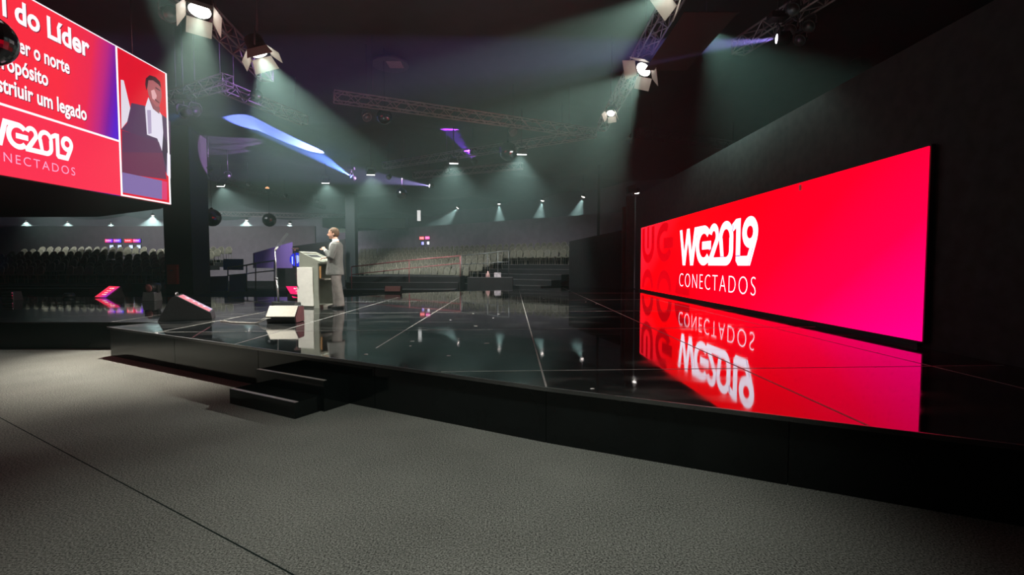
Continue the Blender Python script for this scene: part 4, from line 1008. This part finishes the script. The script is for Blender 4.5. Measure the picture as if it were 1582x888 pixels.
def hand(mb, wrist, d, palm_n, thumb_side, curl, s=1.0):
    """palm, four bent fingers of different lengths and a thumb; d along the hand, palm_n out of the palm"""
    d, pn = Vector(d).normalized(), Vector(palm_n).normalized(); pn = (pn - d * pn.dot(d)).normalized(); sd_ = d.cross(pn) * thumb_side
    w = Vector(wrist)
    rg = []
    for tt, hw, ht in ((0.0, .026, .020), (.03, .034, .017), (.06, .041, .015), (.088, .040, .013)):
        c = w + d*tt*s
        rg.append([c + sd_*math.cos(2*math.pi*k/12)*hw*s + pn*math.sin(2*math.pi*k/12)*ht*s for k in range(12)])
    mb.rings(rg)
    for i, (o_, ln) in enumerate(((.030, .078), (.010, .088), (-.010, .082), (-.029, .064))):
        p = w + d*.084*s + sd_*o_*s; dirv = d.copy(); pts_ = [p - d*.012*s, p]
        for j, fr_ in enumerate((.45, .32, .23)):
            ang = curl * (0.9, 1.0, 0.8)[j]
            dirv = (dirv*math.cos(ang) + pn*math.sin(ang)).normalized(); pnn = pn
            # keep bending in the same plane
            pn_l = (pn*math.cos(ang) - d*math.sin(ang)).normalized()
            p = p + dirv*ln*fr_*s; pts_.append(p)
            d_old = dirv
            d2 = dirv; pn2 = (pn - d2*pn.dot(d2)); pn2 = pn2.normalized() if pn2.length > 0.2 else -d
            if d2.dot(d) < 0.2: pn2 = -d
            dirv, pn_cur = d2, pn2
            pn_use = pn_cur
            # rotate next segment about the bend axis
            ax = d.cross(pn).normalized(); dirv = Quaternion(ax, 0.0) @ dirv
        # rebuild the finger by turning about the knuckle axis
        ax = d.cross(pn).normalized(); q_ = w + d*.084*s + sd_*o_*s; pts_ = [q_ - d*.012*s, q_]; ang = 0
        for j, fr_ in enumerate((.45, .32, .23)):
            ang += curl * (0.95, 1.1, 0.8)[j]; v_ = Quaternion(ax, ang) @ d; q_ = q_ + v_*ln*fr_*s; pts_.append(q_)
        mb.tube(pts_, [.0095*s, .0095*s, .009*s, .0085*s, .007*s], 8)
    tb0 = w + d*.025*s + sd_*.026*s
    v1_ = (d*.55 + sd_*.75 + pn*.25).normalized(); v2_ = (d*.85 + sd_*.1 + pn*.5*min(1, curl)).normalized()
    mb.tube([tb0, tb0 + v1_*.035*s, tb0 + v1_*.035*s + v2_*.032*s, tb0 + v1_*.035*s + v2_*.055*s], [.013*s, .0115*s, .010*s, .008*s], 8)
# raised fist (side toward the camera) and the hand resting on the lectern
WL, WR = (.165, .165, 1.275), (.24, -.20, 1.13)
limb(bd, [(-.04, .17, 1.40), (-.02, .24, 1.28), (.02, .265, 1.13), (.10, .21, 1.205), WL], [.05, .045, .04, .036, .028], 10)
limb(bd, [(-.04, -.17, 1.40), (-.02, -.24, 1.28), (.02, -.265, 1.15), (.12, -.24, 1.12), WR], [.05, .045, .04, .036, .028], 10)
hand(bd, W_(*WL), W_(.52, -.20, .62), W_(.5, -.6, -.4), 1, 1.35, 1.06)
hand(bd, W_(*WR), W_(.95, .05, -.12), W_(0, 0, -1), -1, 0.30, 1.0)
soft(bd.build('body', M_SKIN, man), 0.0065, 2, 0.5)
for s_ in (-1, 1):
    ey = MB().ellipsoid(W_(.121, .031*s_, 1.655), (.011, .014, .008), 10, 6).build('eye', mat('eye_white', (0.75, 0.72, 0.70), 0.3), man)
    MB().ellipsoid(W_(.129, .031*s_, 1.655), (.005, .006, .006), 8, 6).build('iris', M_SHOE, ey)
    MB().tube([W_(.128, .014*s_, 1.678), W_(.127, .032*s_, 1.684), W_(.112, .052*s_, 1.678)], [.004, .005, .003], 6).build('eyebrow', M_HAIR, man)
hr = MB(); NU, NV = 36, 22; gv = []
for j in range(NV + 1):
    a_ = math.pi * j / NV
    for i in range(NU):
        t_ = 2*math.pi*i/NU
        gv.append((.022 + .118*math.sin(a_)*math.cos(t_), .087*math.sin(a_)*math.sin(t_), 1.668 + .122*math.cos(a_)))
keep = []
for j in range(NV):
    for i in range(NU):
        ids = (j*NU+i, j*NU+(i+1) % NU, (j+1)*NU+(i+1) % NU, (j+1)*NU+i)
        c = sum((Vector(gv[q]) for q in ids), Vector()) / 4
        line = 1.725 if c.x > .085 else (1.70 if c.x > .05 else (1.655 if c.x > .015 else 1.575))
        if c.z > line: keep.append(ids)
hr.add([W_(*g) for g in gv], keep, True)
ho = hr.build('hair', M_HAIR, man)
bm = bmesh.new(); bm.from_mesh(ho.data); bmesh.ops.delete(bm, geom=[v for v in bm.verts if not v.link_faces], context='VERTS'); bm.to_mesh(ho.data); bm.free()
so = ho.modifiers.new('thick', 'SOLIDIFY'); so.thickness = 0.022; so.offset = -1
# trousers, one surface from waist to hems
tr = MB()
stack(tr, [(0.74, -.01, .13, .165), (0.82, 0.0, .135, .17), (0.93, .01, .125, .165), (1.0, .01, .12, .155)])
limb(tr, [(-.02, .085, .86), (-.035, .095, .62), (-.075, .095, .45), (-.115, .10, .22), (-.125, .10, .045)], [(.125, .105), (.108, .095), (.092, .085), (.085, .078), (.088, .08)], 16)
limb(tr, [(.0, -.085, .86), (.02, -.095, .62), (.025, -.095, .45), (.015, -.10, .22), (.01, -.10, .045)], [(.125, .105), (.108, .095), (.092, .085), (.085, .078), (.088, .08)], 16)
soft(tr.build('trousers', M_TROUS, man), 0.012, 3)
# jacket: trunk and two bent sleeves
jk = MB()
stack(jk, [(0.735, .015, .185, .215), (0.80, .015, .182, .212), (0.93, .012, .168, .200), (1.05, .008, .155, .192), (1.18, -.002, .150, .200), (1.30, -.015, .140, .212), (1.38, -.028, .122, .205), (1.43, -.038, .098, .165), (1.468, -.045, .072, .095)])
limb(jk, [(-.04, .15, 1.405), (-.035, .205, 1.385), (-.025, .245, 1.27), (.015, .265, 1.115), (.055, .245, 1.125), (.11, .205, 1.205), (.155, .170, 1.258)], [.075, .078, .070, .064, .060, .052, .046], 14)
limb(jk, [(-.04, -.15, 1.405), (-.035, -.205, 1.385), (-.025, -.245, 1.27), (.015, -.265, 1.130), (.055, -.255, 1.12), (.13, -.235, 1.12), (.215, -.21, 1.127)], [.075, .078, .070, .064, .060, .052, .046], 14)
jko = soft(jk.build('jacket', M_SUIT, man), 0.012, 3)
for s_ in (-1, 1):      # lapels folded back beside the shirt
    ps = [(.088, .060*s_, 1.455), (.128, .085*s_, 1.36), (.150, .050*s_, 1.18), (.160, .020*s_, 1.10), (.150, .030*s_, 1.22), (.118, .040*s_, 1.38)]
    lpz = MB(); lpz.add([W_(*q_) for q_ in ps] + [W_(q_[0] + .010, q_[1], q_[2]) for q_ in ps], [(0,1,2,3,4,5), (11,10,9,8,7,6)] + [(k, (k+1) % 6, 6 + (k+1) % 6, 6+k) for k in range(6)])
    lpz.build('lapel', mat('dark_grey_lapel', (0.11, 0.11, 0.105), 0.85), jko)
shr = MB()
stack(shr, [(0.98, .07, .105, .035), (1.10, .065, .108, .050), (1.25, .055, .118, .075), (1.38, .025, .122, .085), (1.44, .005, .092, .080), (1.475, -.01, .072, .070), (1.515, -.008, .068, .066), (1.535, -.002, .066, .063)])
soft(shr.build('shirt', M_SHIRT, man), 0.008, 2)
MB().tube([W_(.148, .174, 1.252), W_(.168, .162, 1.278)], [.041, .037], 14).build('shirt_cuff', M_SHIRT, man)
MB().tube([W_(.21, -.21, 1.127), W_(.24, -.203, 1.13)], [.041, .037], 14).build('shirt_cuff', M_SHIRT, man)
MB().tube([W_(-.01, .088, 1.625), W_(.03, .088, 1.60), W_(.085, .075, 1.585), W_(.115, .05, 1.575)], 0.0035, 6).build('headset_microphone', M_CASE, man)
for f_, l_ in ((-.10, .10), (.035, -.10)):
    sh_ = MB()
    rg = []
    for df, hw, ht in ((-.095, .025, .03), (-.075, .036, .045), (-.02, .037, .05), (.05, .045, .040), (.11, .046, .030), (.155, .036, .024), (.178, .015, .014)):
        c = W_(f_ + df, l_, 0)
        rg.append([c + Vector((0, hw*math.cos(2*math.pi*k/14), max(0.0, ht*(1 + math.sin(2*math.pi*k/14))))) for k in range(14)])
    sh_.rings(rg); sh_.build('shoe', M_SHOE, man)

# ------------------------------------------------------------------ raked seating
M_SEAT = mat('beige_grey_upholstery', (0.20, 0.195, 0.15), 0.42, var=0.12, scale=5)
M_TIER = mat('dark_tier_board', (0.016, 0.018, 0.018), 0.6, var=0.2, scale=2)
M_TIEREDGE = mat('pale_tier_edge', (0.28, 0.28, 0.28), 0.4, metal=0.3, var=0.3, scale=3)
def chair_mesh():
    """stacking chair facing -y: round topped back, seat, four legs; base at z = 0"""
    mb = MB(); n = 10
    ring = lambda w, h, z0: [(-w, z0)] + [(w*math.cos(math.pi - math.pi*k/n), z0 + h*0.45 + h*0.55*math.sin(math.pi*k/n)) for k in range(n+1)] + [(w, z0)]
    pr = ring(0.215, 0.44, 0.47); m_ = len(pr)
    front, backv = [], []
    for x, z in pr:
        lean = (z - 0.47) * 0.16; bow = 0.05 * (1 - (x/0.215)**2)
        front.append((x, 0.20 + lean + bow - 0.025, z)); backv.append((x*0.96, 0.20 + lean + bow + 0.03, z - 0.005))
    mb.add(front + backv, [tuple(range(m_)), tuple(range(2*m_ - 1, m_ - 1, -1))] + [(k, k + m_, (k+1) % m_ + m_, (k+1) % m_) for k in range(m_)], False)
    pl_ = [(-0.21, -0.22), (0.21, -0.22), (0.22, 0.0), (0.19, 0.21), (-0.19, 0.21), (-0.22, 0.0)]
    mb.prism(pl_, 0.415, 0.475)
    for x, y, dx, dy in ((-.19, -.19, -.02, -.03), (.19, -.19, .02, -.03), (-.17, .20, -.02, .05), (.17, .20, .02, .05)):
        mb.tube([(x + dx, y + dy, 0), (x, y, 0.42)], 0.013, 5, cap=False)
    mb.nbody = len(mb.f)
    mb.tube([(x, y + 0.01, z) for x, y, z in front], 0.013, 5)
    me = mb.mesh('chair')
    return me, mb.nbody
CH, n_body = chair_mesh(); CH.materials.append(M_SEAT); CH.materials.append(mat('pale_metal_rim', (0.62, 0.58, 0.46), 0.35, metal=0.5, var=0.1, scale=5))
CH.polygons.foreach_set('material_index', [0 if i < n_body else 1 for i in range(len(CH.polygons))])
chairs = []
def tribune(O, du, dv, length, rows, depth, rise, z0, label, spacing=0.53, gaps=(), face=None):
    """tiers from the front up; du along the rows, dv toward the back"""
    O, du, dv = Vector((*O, 0)), Vector((*du, 0)).normalized(), Vector((*dv, 0)).normalized()
    t = thing('seating_tiers', (O.x, O.y, 0), label, 'seating')
    for i in range(rows):
        z = z0 + rise * i
        a, b = dv * depth * i, dv * depth * (i + 1)
        MB().prism([((a).x, a.y), ((a + du*length).x, (a + du*length).y), ((b + du*length).x, (b + du*length).y), (b.x, b.y)], 0.0 if i == 0 else max(0, z - rise - 0.1), z).build('tier', M_TIER, t)
        e = dv * 0.03
        MB().prism([(a.x, a.y), ((a + du*length).x, (a + du*length).y), ((a + e + du*length).x, (a + e + du*length).y), ((a + e).x, (a + e).y)], z, z + 0.012).build('tier_edge', M_TIEREDGE, t)
        n = int(length / spacing)
        for k in range(n):
            s = (k + 0.5 + 0.4 * (i % 2)) * spacing + random.uniform(-.02, .02)
            if s > length - 0.3 or ('slanting' in label and i < 4 and s > 19.2): continue
            if any(g0 <= s <= g1 for g0, g1 in gaps): continue
            p = O + du * s + dv * (depth * (i + 0.5)) + Vector((0, 0, z))
            chairs.append((p, math.atan2(dv.y, dv.x) - math.pi/2 + random.uniform(-.12, .12), label, i))
    return t
tribune((-32.5, 25.0), (1, 0), (0, 1), 13.6, 8, 1.0, 0.185, 0.45, 'dark raked seating block below the long partition', gaps=((7.6, 8.6),))
P0, P1 = Vector((-19.8, 49.7)), Vector((9.5, 26.9)); du = (P1 - P0).normalized(); dv = Vector((-du.y, du.x))
Of = P0 + du * 8.0 - dv * 7.3
tribune(tuple(Of), tuple(du), tuple(dv), 24.6, 7, 0.95, 0.27, 0.35, 'dark raked seating block below the slanting partition')
def seen(c):
    p = c[0]
    v = p - Vector((0, 0, EYE)); fw = v.y*_c - v.z*_s
    px = 791 + F * v.x / fw
    if px < -12 or px > 890: return False
    # hidden behind the pillar
    return True
rows_word = ['front', 'second', 'third', 'fourth', 'fifth', 'sixth', 'seventh', 'top']
vis = sorted([c for c in chairs if seen(c)], key=lambda c: (c[0]).length)
for i, (p, rz, lab, row) in enumerate(vis[:300]):
    o = bpy.data.objects.new('chair', CH); COL.objects.link(o); o.location = p; o.rotation_euler = (0, 0, rz)
    side = 'long' if 'long' in lab else 'slanting'
    r_ = 'top' if (side == 'slanting' and row == 6) else rows_word[row]
    tag(o, 'round backed beige chair in the %s row below the %s partition' % (r_, side), 'chair', 'chairs in the %s row below the %s partition' % (r_, side))
rest = MB()
cv = [v.co.copy() for v in CH.vertices]; cf = [tuple(p.vertices) for p in CH.polygons]
for p, rz, lab, row in vis[300:]:
    q = Quaternion((0, 0, 1), rz); rest.add([q @ v + p for v in cv], cf)
if rest.v:
    me = bpy.data.meshes.new('distant_chairs'); me.from_pydata([tuple(p) for p in rest.v], [], rest.f); me.materials.append(M_SEAT)
    o = bpy.data.objects.new('distant_chairs', me); COL.objects.link(o)
    tag(o, 'far rows of round backed chairs behind the presenter', 'chairs', None, 'stuff')

# rails, barriers and ledges in front of the seating
M_REDRAIL = mat('red_painted_rail', (0.42, 0.13, 0.14), 0.45, metal=0.2)
M_GREYRAIL = mat('grey_rail', (0.15, 0.16, 0.16), 0.5, metal=0.3)
def rail(name, posts, Yf, label, m, mid=0.5, r=0.035, ends=None):
    """posts [(px, top py, foot py, Y)]"""
    P = [(on_y(px, t_, Y), on_y(px, b_, Y)) for px, t_, b_, Y in posts]
    o0 = P[0][1]; t = thing(name, o0, label, 'handrail')
    for a, b in P: MB().tube([b - o0, a - o0], r*0.8, 8).build('post', m, t)
    MB().tube([a - o0 for a, b in P], r, 8).build('top_rail', m, t)
    MB().tube([a.lerp(b, mid) - o0 for a, b in P], r*0.8, 8).build('middle_rail', m, t)
rail('handrail', [(543, 412, 446, 23.6), (632, 402, 436, 24.2), (711, 395, 427, 24.6)], 24, 'red ramp handrail climbing before the far seating beside the presenter', M_REDRAIL, 0.36, 0.028)
rail('handrail', [(713, 394.8, 427, 24.6), (753, 391, 428, 24.35), (769, 389, 428, 24.3), (786, 387, 428, 24.25)], 24, 'grey upper end of the ramp handrail in the seating', M_GREYRAIL, 0.42, 0.024)
# dark low tiers before the slanting seating; the handrail stands on them
fx0, fy0 = Of.x - dv.x * 0.15, Of.y - dv.y * 0.15
def front_line(x): return fy0 + du.y / du.x * (x - fx0)
for i, (Yf, zf, xr, word) in enumerate(((22.6, on_y(543, 446, 23.6).z, -2.75, 'lowest'), (23.95, on_y(632, 436, 24.2).z, -2.70, 'middle'), (24.42, on_y(711, 427, 24.6).z, -2.65, 'upper'))):
    xl = -8.3
    w = thing('low_tier', (0, 0, 0), word + ' dark step with a pale edge before the slanting seating block', 'step')
    nxt = (23.95, 24.42, None)[i]
    pl2 = [(xl, Yf), (xr, Yf), (xr, nxt or front_line(xr)), (xl, nxt or front_line(xl))]
    MB().prism(pl2, 0.012, zf).build('tier', M_TIER, w)
    MB().prism([(xl, Yf), (xr, Yf), (xr, Yf + .035), (xl, Yf + .035)], zf, zf + 0.01).build('tier_edge', M_TIEREDGE, w)
rail('handrail', [(226, 416, 454, 23.0), (248, 412, 454, 23.0)], 23, 'short grey handrail at the foot of the seating by the pillar', M_GREYRAIL, 0.5, 0.03)
rail('handrail', [(352, 413, 450.5, 25), (381, 409.5, 450, 25.3), (395, 406.5, 449.5, 25.6), (424, 402.5, 449, 26.0)], 25, 'grey sloping handrail over the blue lit barrier', M_GREYRAIL, 0.33, 0.04)
def panel(name, corners, t, m, label, cat):
    """upright or sloping board from four points [(px, py, Y)]"""
    P = [on_y(px, py, Y) for px, py, Y in corners]; n = (P[1] - P[0]).cross(P[3] - P[0]).normalized()
    if n.y < 0: n = -n
    o0 = P[0].copy(); mb = MB(); mb.add([p - o0 for p in P] + [p - o0 + n*t for p in P], [(0,1,2,3),(7,6,5,4),(0,4,5,1),(1,5,6,2),(2,6,7,3),(3,7,4,0)])
    o = mb.build(name, m); o.location = o0; tag(o, label, cat); return o
M_BLUE_LIT = mat('blue_lit_barrier', (0.05, 0.09, 0.22), 0.7, var=0.1, scale=2)  # blue light on the barrier boards put into their colour
M_VIOLET_LIT = mat('violet_lit_board', (0.20, 0.12, 0.42), 0.7, var=0.1, scale=1)  # purple light on the side board put into its colour
panel('barrier_panel', [(297, 428, 24.5), (351, 426, 24.5), (351, 449, 24.5), (297, 453, 24.5)], 0.08, M_BLUE_LIT, 'dark barrier board beside the pillar, blue light in its colour', 'barrier')
panel('barrier_panel', [(354, 425, 25.2), (380, 422, 25.4), (380, 450, 25.4), (354, 450.3, 25.2)], 0.08, M_BLUE_LIT, 'dark barrier board under the sloping handrail, blue light in its colour', 'barrier')
panel('barrier_panel', [(345, 400, 27.5), (375, 400, 27.5), (375, 417, 27.5), (345, 417, 27.5)], 0.08, M_BLUE_LIT, 'board standing behind the sloping handrail, blue light in its colour', 'barrier')
panel('violet_lit_board', [(393, 391, 27.0), (452, 374, 29.5), (452, 414, 29.5), (393, 414, 27.0)], 0.10, M_VIOLET_LIT, 'side board of the seating behind the teleprompter stands, violet light in its colour', 'board')
panel('dark_side_board', [(426, 384, 30), (533, 369, 30.5), (533, 443, 30.5), (426, 443, 30)], 0.1, M_TIER, 'dark side board of the seating right behind the lectern', 'board')
panel('control_booth', [(498, 336.5, 38), (626, 337, 38), (626, 352.5, 38), (498, 351, 38)], 1.2, M_TIER, 'long dark control booth box above the seating behind the slim pillar', 'booth')
# round blue sign with white bars
q = on_y(459, 401, 24.0); s_ = thing('round_blue_sign', q, 'round glowing blue sign with white bars behind the teleprompter stand', 'sign')
mb = MB().lathe([(0.34, 0.0), (0.34, 0.06), (0.001, 0.06)], n=28).turn(Quaternion((1, 0, 0), math.radians(90))); mb.build('sign_disc', lit('blue_sign_glow', (0.02, 0.03, 0.75), 1.0), s_)
mb = MB()
for x, z0, z1 in ((-.20, -.22, .16), (-.05, -.24, .20), (.05, -.18, .22), (.13, -.12, .2), (.20, -.02, .17)): mb.box((x - .025, -.09, z0), (x + .025, -.07, z1))
mb.build('sign_bar', lit('pale_blue_bar', (0.55, 0.70, 1.0), 1.1), s_)
MB().tube([(0.0, 0.03, -0.3), (0.0, 0.03, -q.z)], 0.03, 8).build('post', M_BLACK, s_)
# bright slot at the start of the slanting row of lamps, small lit screens at the exits
q = on_y(647, 333, 41.5); s_ = thing('lit_column_sign', q, 'upright white lit panel at the start of the slanting row of lamps', 'sign')
MB().box((-0.14, 0, -0.45), (0.14, 0.06, 0.45)).build('sign_face', lit('white_panel_glow', (0.85, 0.95, 0.9), 1.0), s_)
MB().box((-0.17, 0.06, -0.5), (0.17, 0.16, 0.5)).build('sign_case', M_BLACK, s_)
def exit_sign(px0, px1, py0, py1, Y, cols, label, word):
    a, b = on_y(px0, py0, Y), on_y(px1, py1, Y); c = (a + b) / 2; w, h = (b.x - a.x) / 2, (a.z - b.z) / 2
    s_ = thing('lit_sign', c, label, 'sign', 'lit signs at the doorways')
    m = screen_material('sign_pixels', lambda nt, e: None); e = [n for n in m.node_tree.nodes if n.type == 'EMISSION'][0]
    nt = m.node_tree; tc = nt.nodes.new('ShaderNodeTexCoord'); sp = nt.nodes.new('ShaderNodeSeparateXYZ'); nt.links.new(tc.outputs['Object'], sp.inputs[0])
    mr = nt.nodes.new('ShaderNodeMapRange'); mr.inputs['From Min'].default_value = -w; mr.inputs['From Max'].default_value = w; nt.links.new(sp.outputs['X'], mr.inputs['Value'])
    rp = nt.nodes.new('ShaderNodeValToRGB'); rp.color_ramp.elements[0].color = (*srgb(*cols[0]), 1); rp.color_ramp.elements[1].color = (*srgb(*cols[1]), 1)
    nt.links.new(mr.outputs[0], rp.inputs['Fac']); nt.links.new(rp.outputs['Color'], e.inputs['Color']); e.inputs['Strength'].default_value = 1.6
    MB().box((-w, 0, -h), (w, 0.05, h)).build('sign_face', m, s_)
    MB().box((-w - .03, 0.05, -h - .03), (w + .03, 0.15, h + .03)).build('sign_case', M_BLACK, s_)
    if word:
        mb = MB(); O_ = Vector((0, -0.012, 0))
        for i, k in enumerate((-.62, -.3, 0.0, .3, .58)): mb.box((k*w - .1*w, -0.014, -h*.22), (k*w + .1*w, -0.01, h*(.22 if i % 2 else .42)))
        mb.build('sign_lettering', M_SWHITE, s_)
SY = 41.85
def slant_y(px):
    k = (px - 791) / F; t_ = (k * P0.y - P0.x) / (du.x - k * du.y); return P0.y + du.y * t_ - 0.25
exit_sign(162, 173.5, 369, 374.5, SY, ((235, 60, 120), (110, 40, 230)), 'first lit sign of the row over the doorway, pink fading to violet', True)
exit_sign(175, 186.5, 369, 374.5, SY, ((200, 60, 150), (80, 70, 255)), 'second lit sign of the row over the doorway, pink fading to blue', True)
exit_sign(192, 203.5, 369, 374.5, SY, ((255, 50, 70), (240, 50, 90)), 'third lit sign of the row over the doorway, all red', True)
exit_sign(205, 216.5, 369, 374.5, SY, ((240, 60, 120), (110, 50, 240)), 'fourth lit sign of the row over the doorway, nearest the pillar', True)
for px, d in ((172, 'first'), (184.5, 'second'), (202, 'third'), (214, 'fourth')):
    exit_sign(px - 2.6, px + 2.6, 378.5, 383.5, SY, ((190, 215, 255), (205, 225, 255)), 'small white lit square under the %s sign over the doorway' % d, False)
exit_sign(648, 655, 365.5, 370, slant_y(655), ((255, 90, 90), (255, 110, 120)), 'red lit sign on the slanting partition', True)
exit_sign(656.8, 663.5, 365, 369.5, slant_y(663.5), ((255, 100, 190), (240, 90, 170)), 'pink lit sign on the slanting partition', True)
exit_sign(651, 654.6, 373.5, 378, slant_y(654.6), ((120, 120, 255), (200, 200, 255)), 'small bluish lit square under the red sign', False)
exit_sign(659.6, 663, 373, 377.5, slant_y(663), ((220, 220, 255), (255, 255, 255)), 'small white lit square under the pink sign', False)
# dark ledge in front of the far seating, with a bottle and a carton
q0, q1 = on_z(720, 438, 0.0), on_z(878, 443, 0.0)
lg = MB(); a, b = on_y(722, 428.5, 24.1), on_y(792, 428, 24.0)
w = thing('ledge', (a.x, a.y, 0), 'dark low ledge before the seating with a bottle and carton on it', 'ledge')
d_ = Vector((b.x - a.x, b.y - a.y, 0)); n_ = Vector((-d_.y, d_.x, 0)).normalized() * 0.8
MB().prism([(0, 0), (d_.x, d_.y), (d_.x + n_.x, d_.y + n_.y), (n_.x, n_.y)], 0, a.z).build('ledge_block', M_TIER, w)
MB().prism([(0, 0), (d_.x, d_.y), (d_.x + n_.x*.06, d_.y + n_.y*.06), (n_.x*.06, n_.y*.06)], a.z, a.z + 0.012).build('ledge_edge', M_TIEREDGE, w)
q = on_y(753.5, 428, 24.1); o = MB().lathe([(0.10, 0), (0.11, 0.05), (0.10, 0.17), (0.04, 0.25), (0.04, 0.31), (0.001, 0.31)], n=14).build('bottle', mat('pinkish_bottle', (0.55, 0.32, 0.30), 0.4)); o.location = (q.x, q.y + 0.12, a.z); tag(o, 'squat pinkish bottle standing on the dark ledge', 'bottle')
q = on_y(768.5, 428, 24.1); o = MB().cbox((0, 0, 0.12), (0.34, 0.26, 0.24)).build('carton', mat('printed_carton', (0.55, 0.50, 0.52), 0.6, var=0.4, scale=8), None, 0.01); o.location = (q.x, q.y + 0.12, a.z); tag(o, 'small pale printed carton on the dark ledge', 'carton')
# first low tiers running across in front of the long seating block
for i, (yy, zz) in enumerate(((22.4, 0.30), (23.7, 0.40))):
    w = thing('low_tier', (-33, yy, 0), ('lower' if i == 0 else 'upper') + ' dark step with a pale edge running before the long seating block', 'step')
    MB().box((0, 0, 0), (13.2, 1.25, zz)).build('tier', M_TIER, w)
    MB().box((0, -0.0, zz), (13.2, 0.05, zz + 0.012)).build('tier_edge', M_TIEREDGE, w)
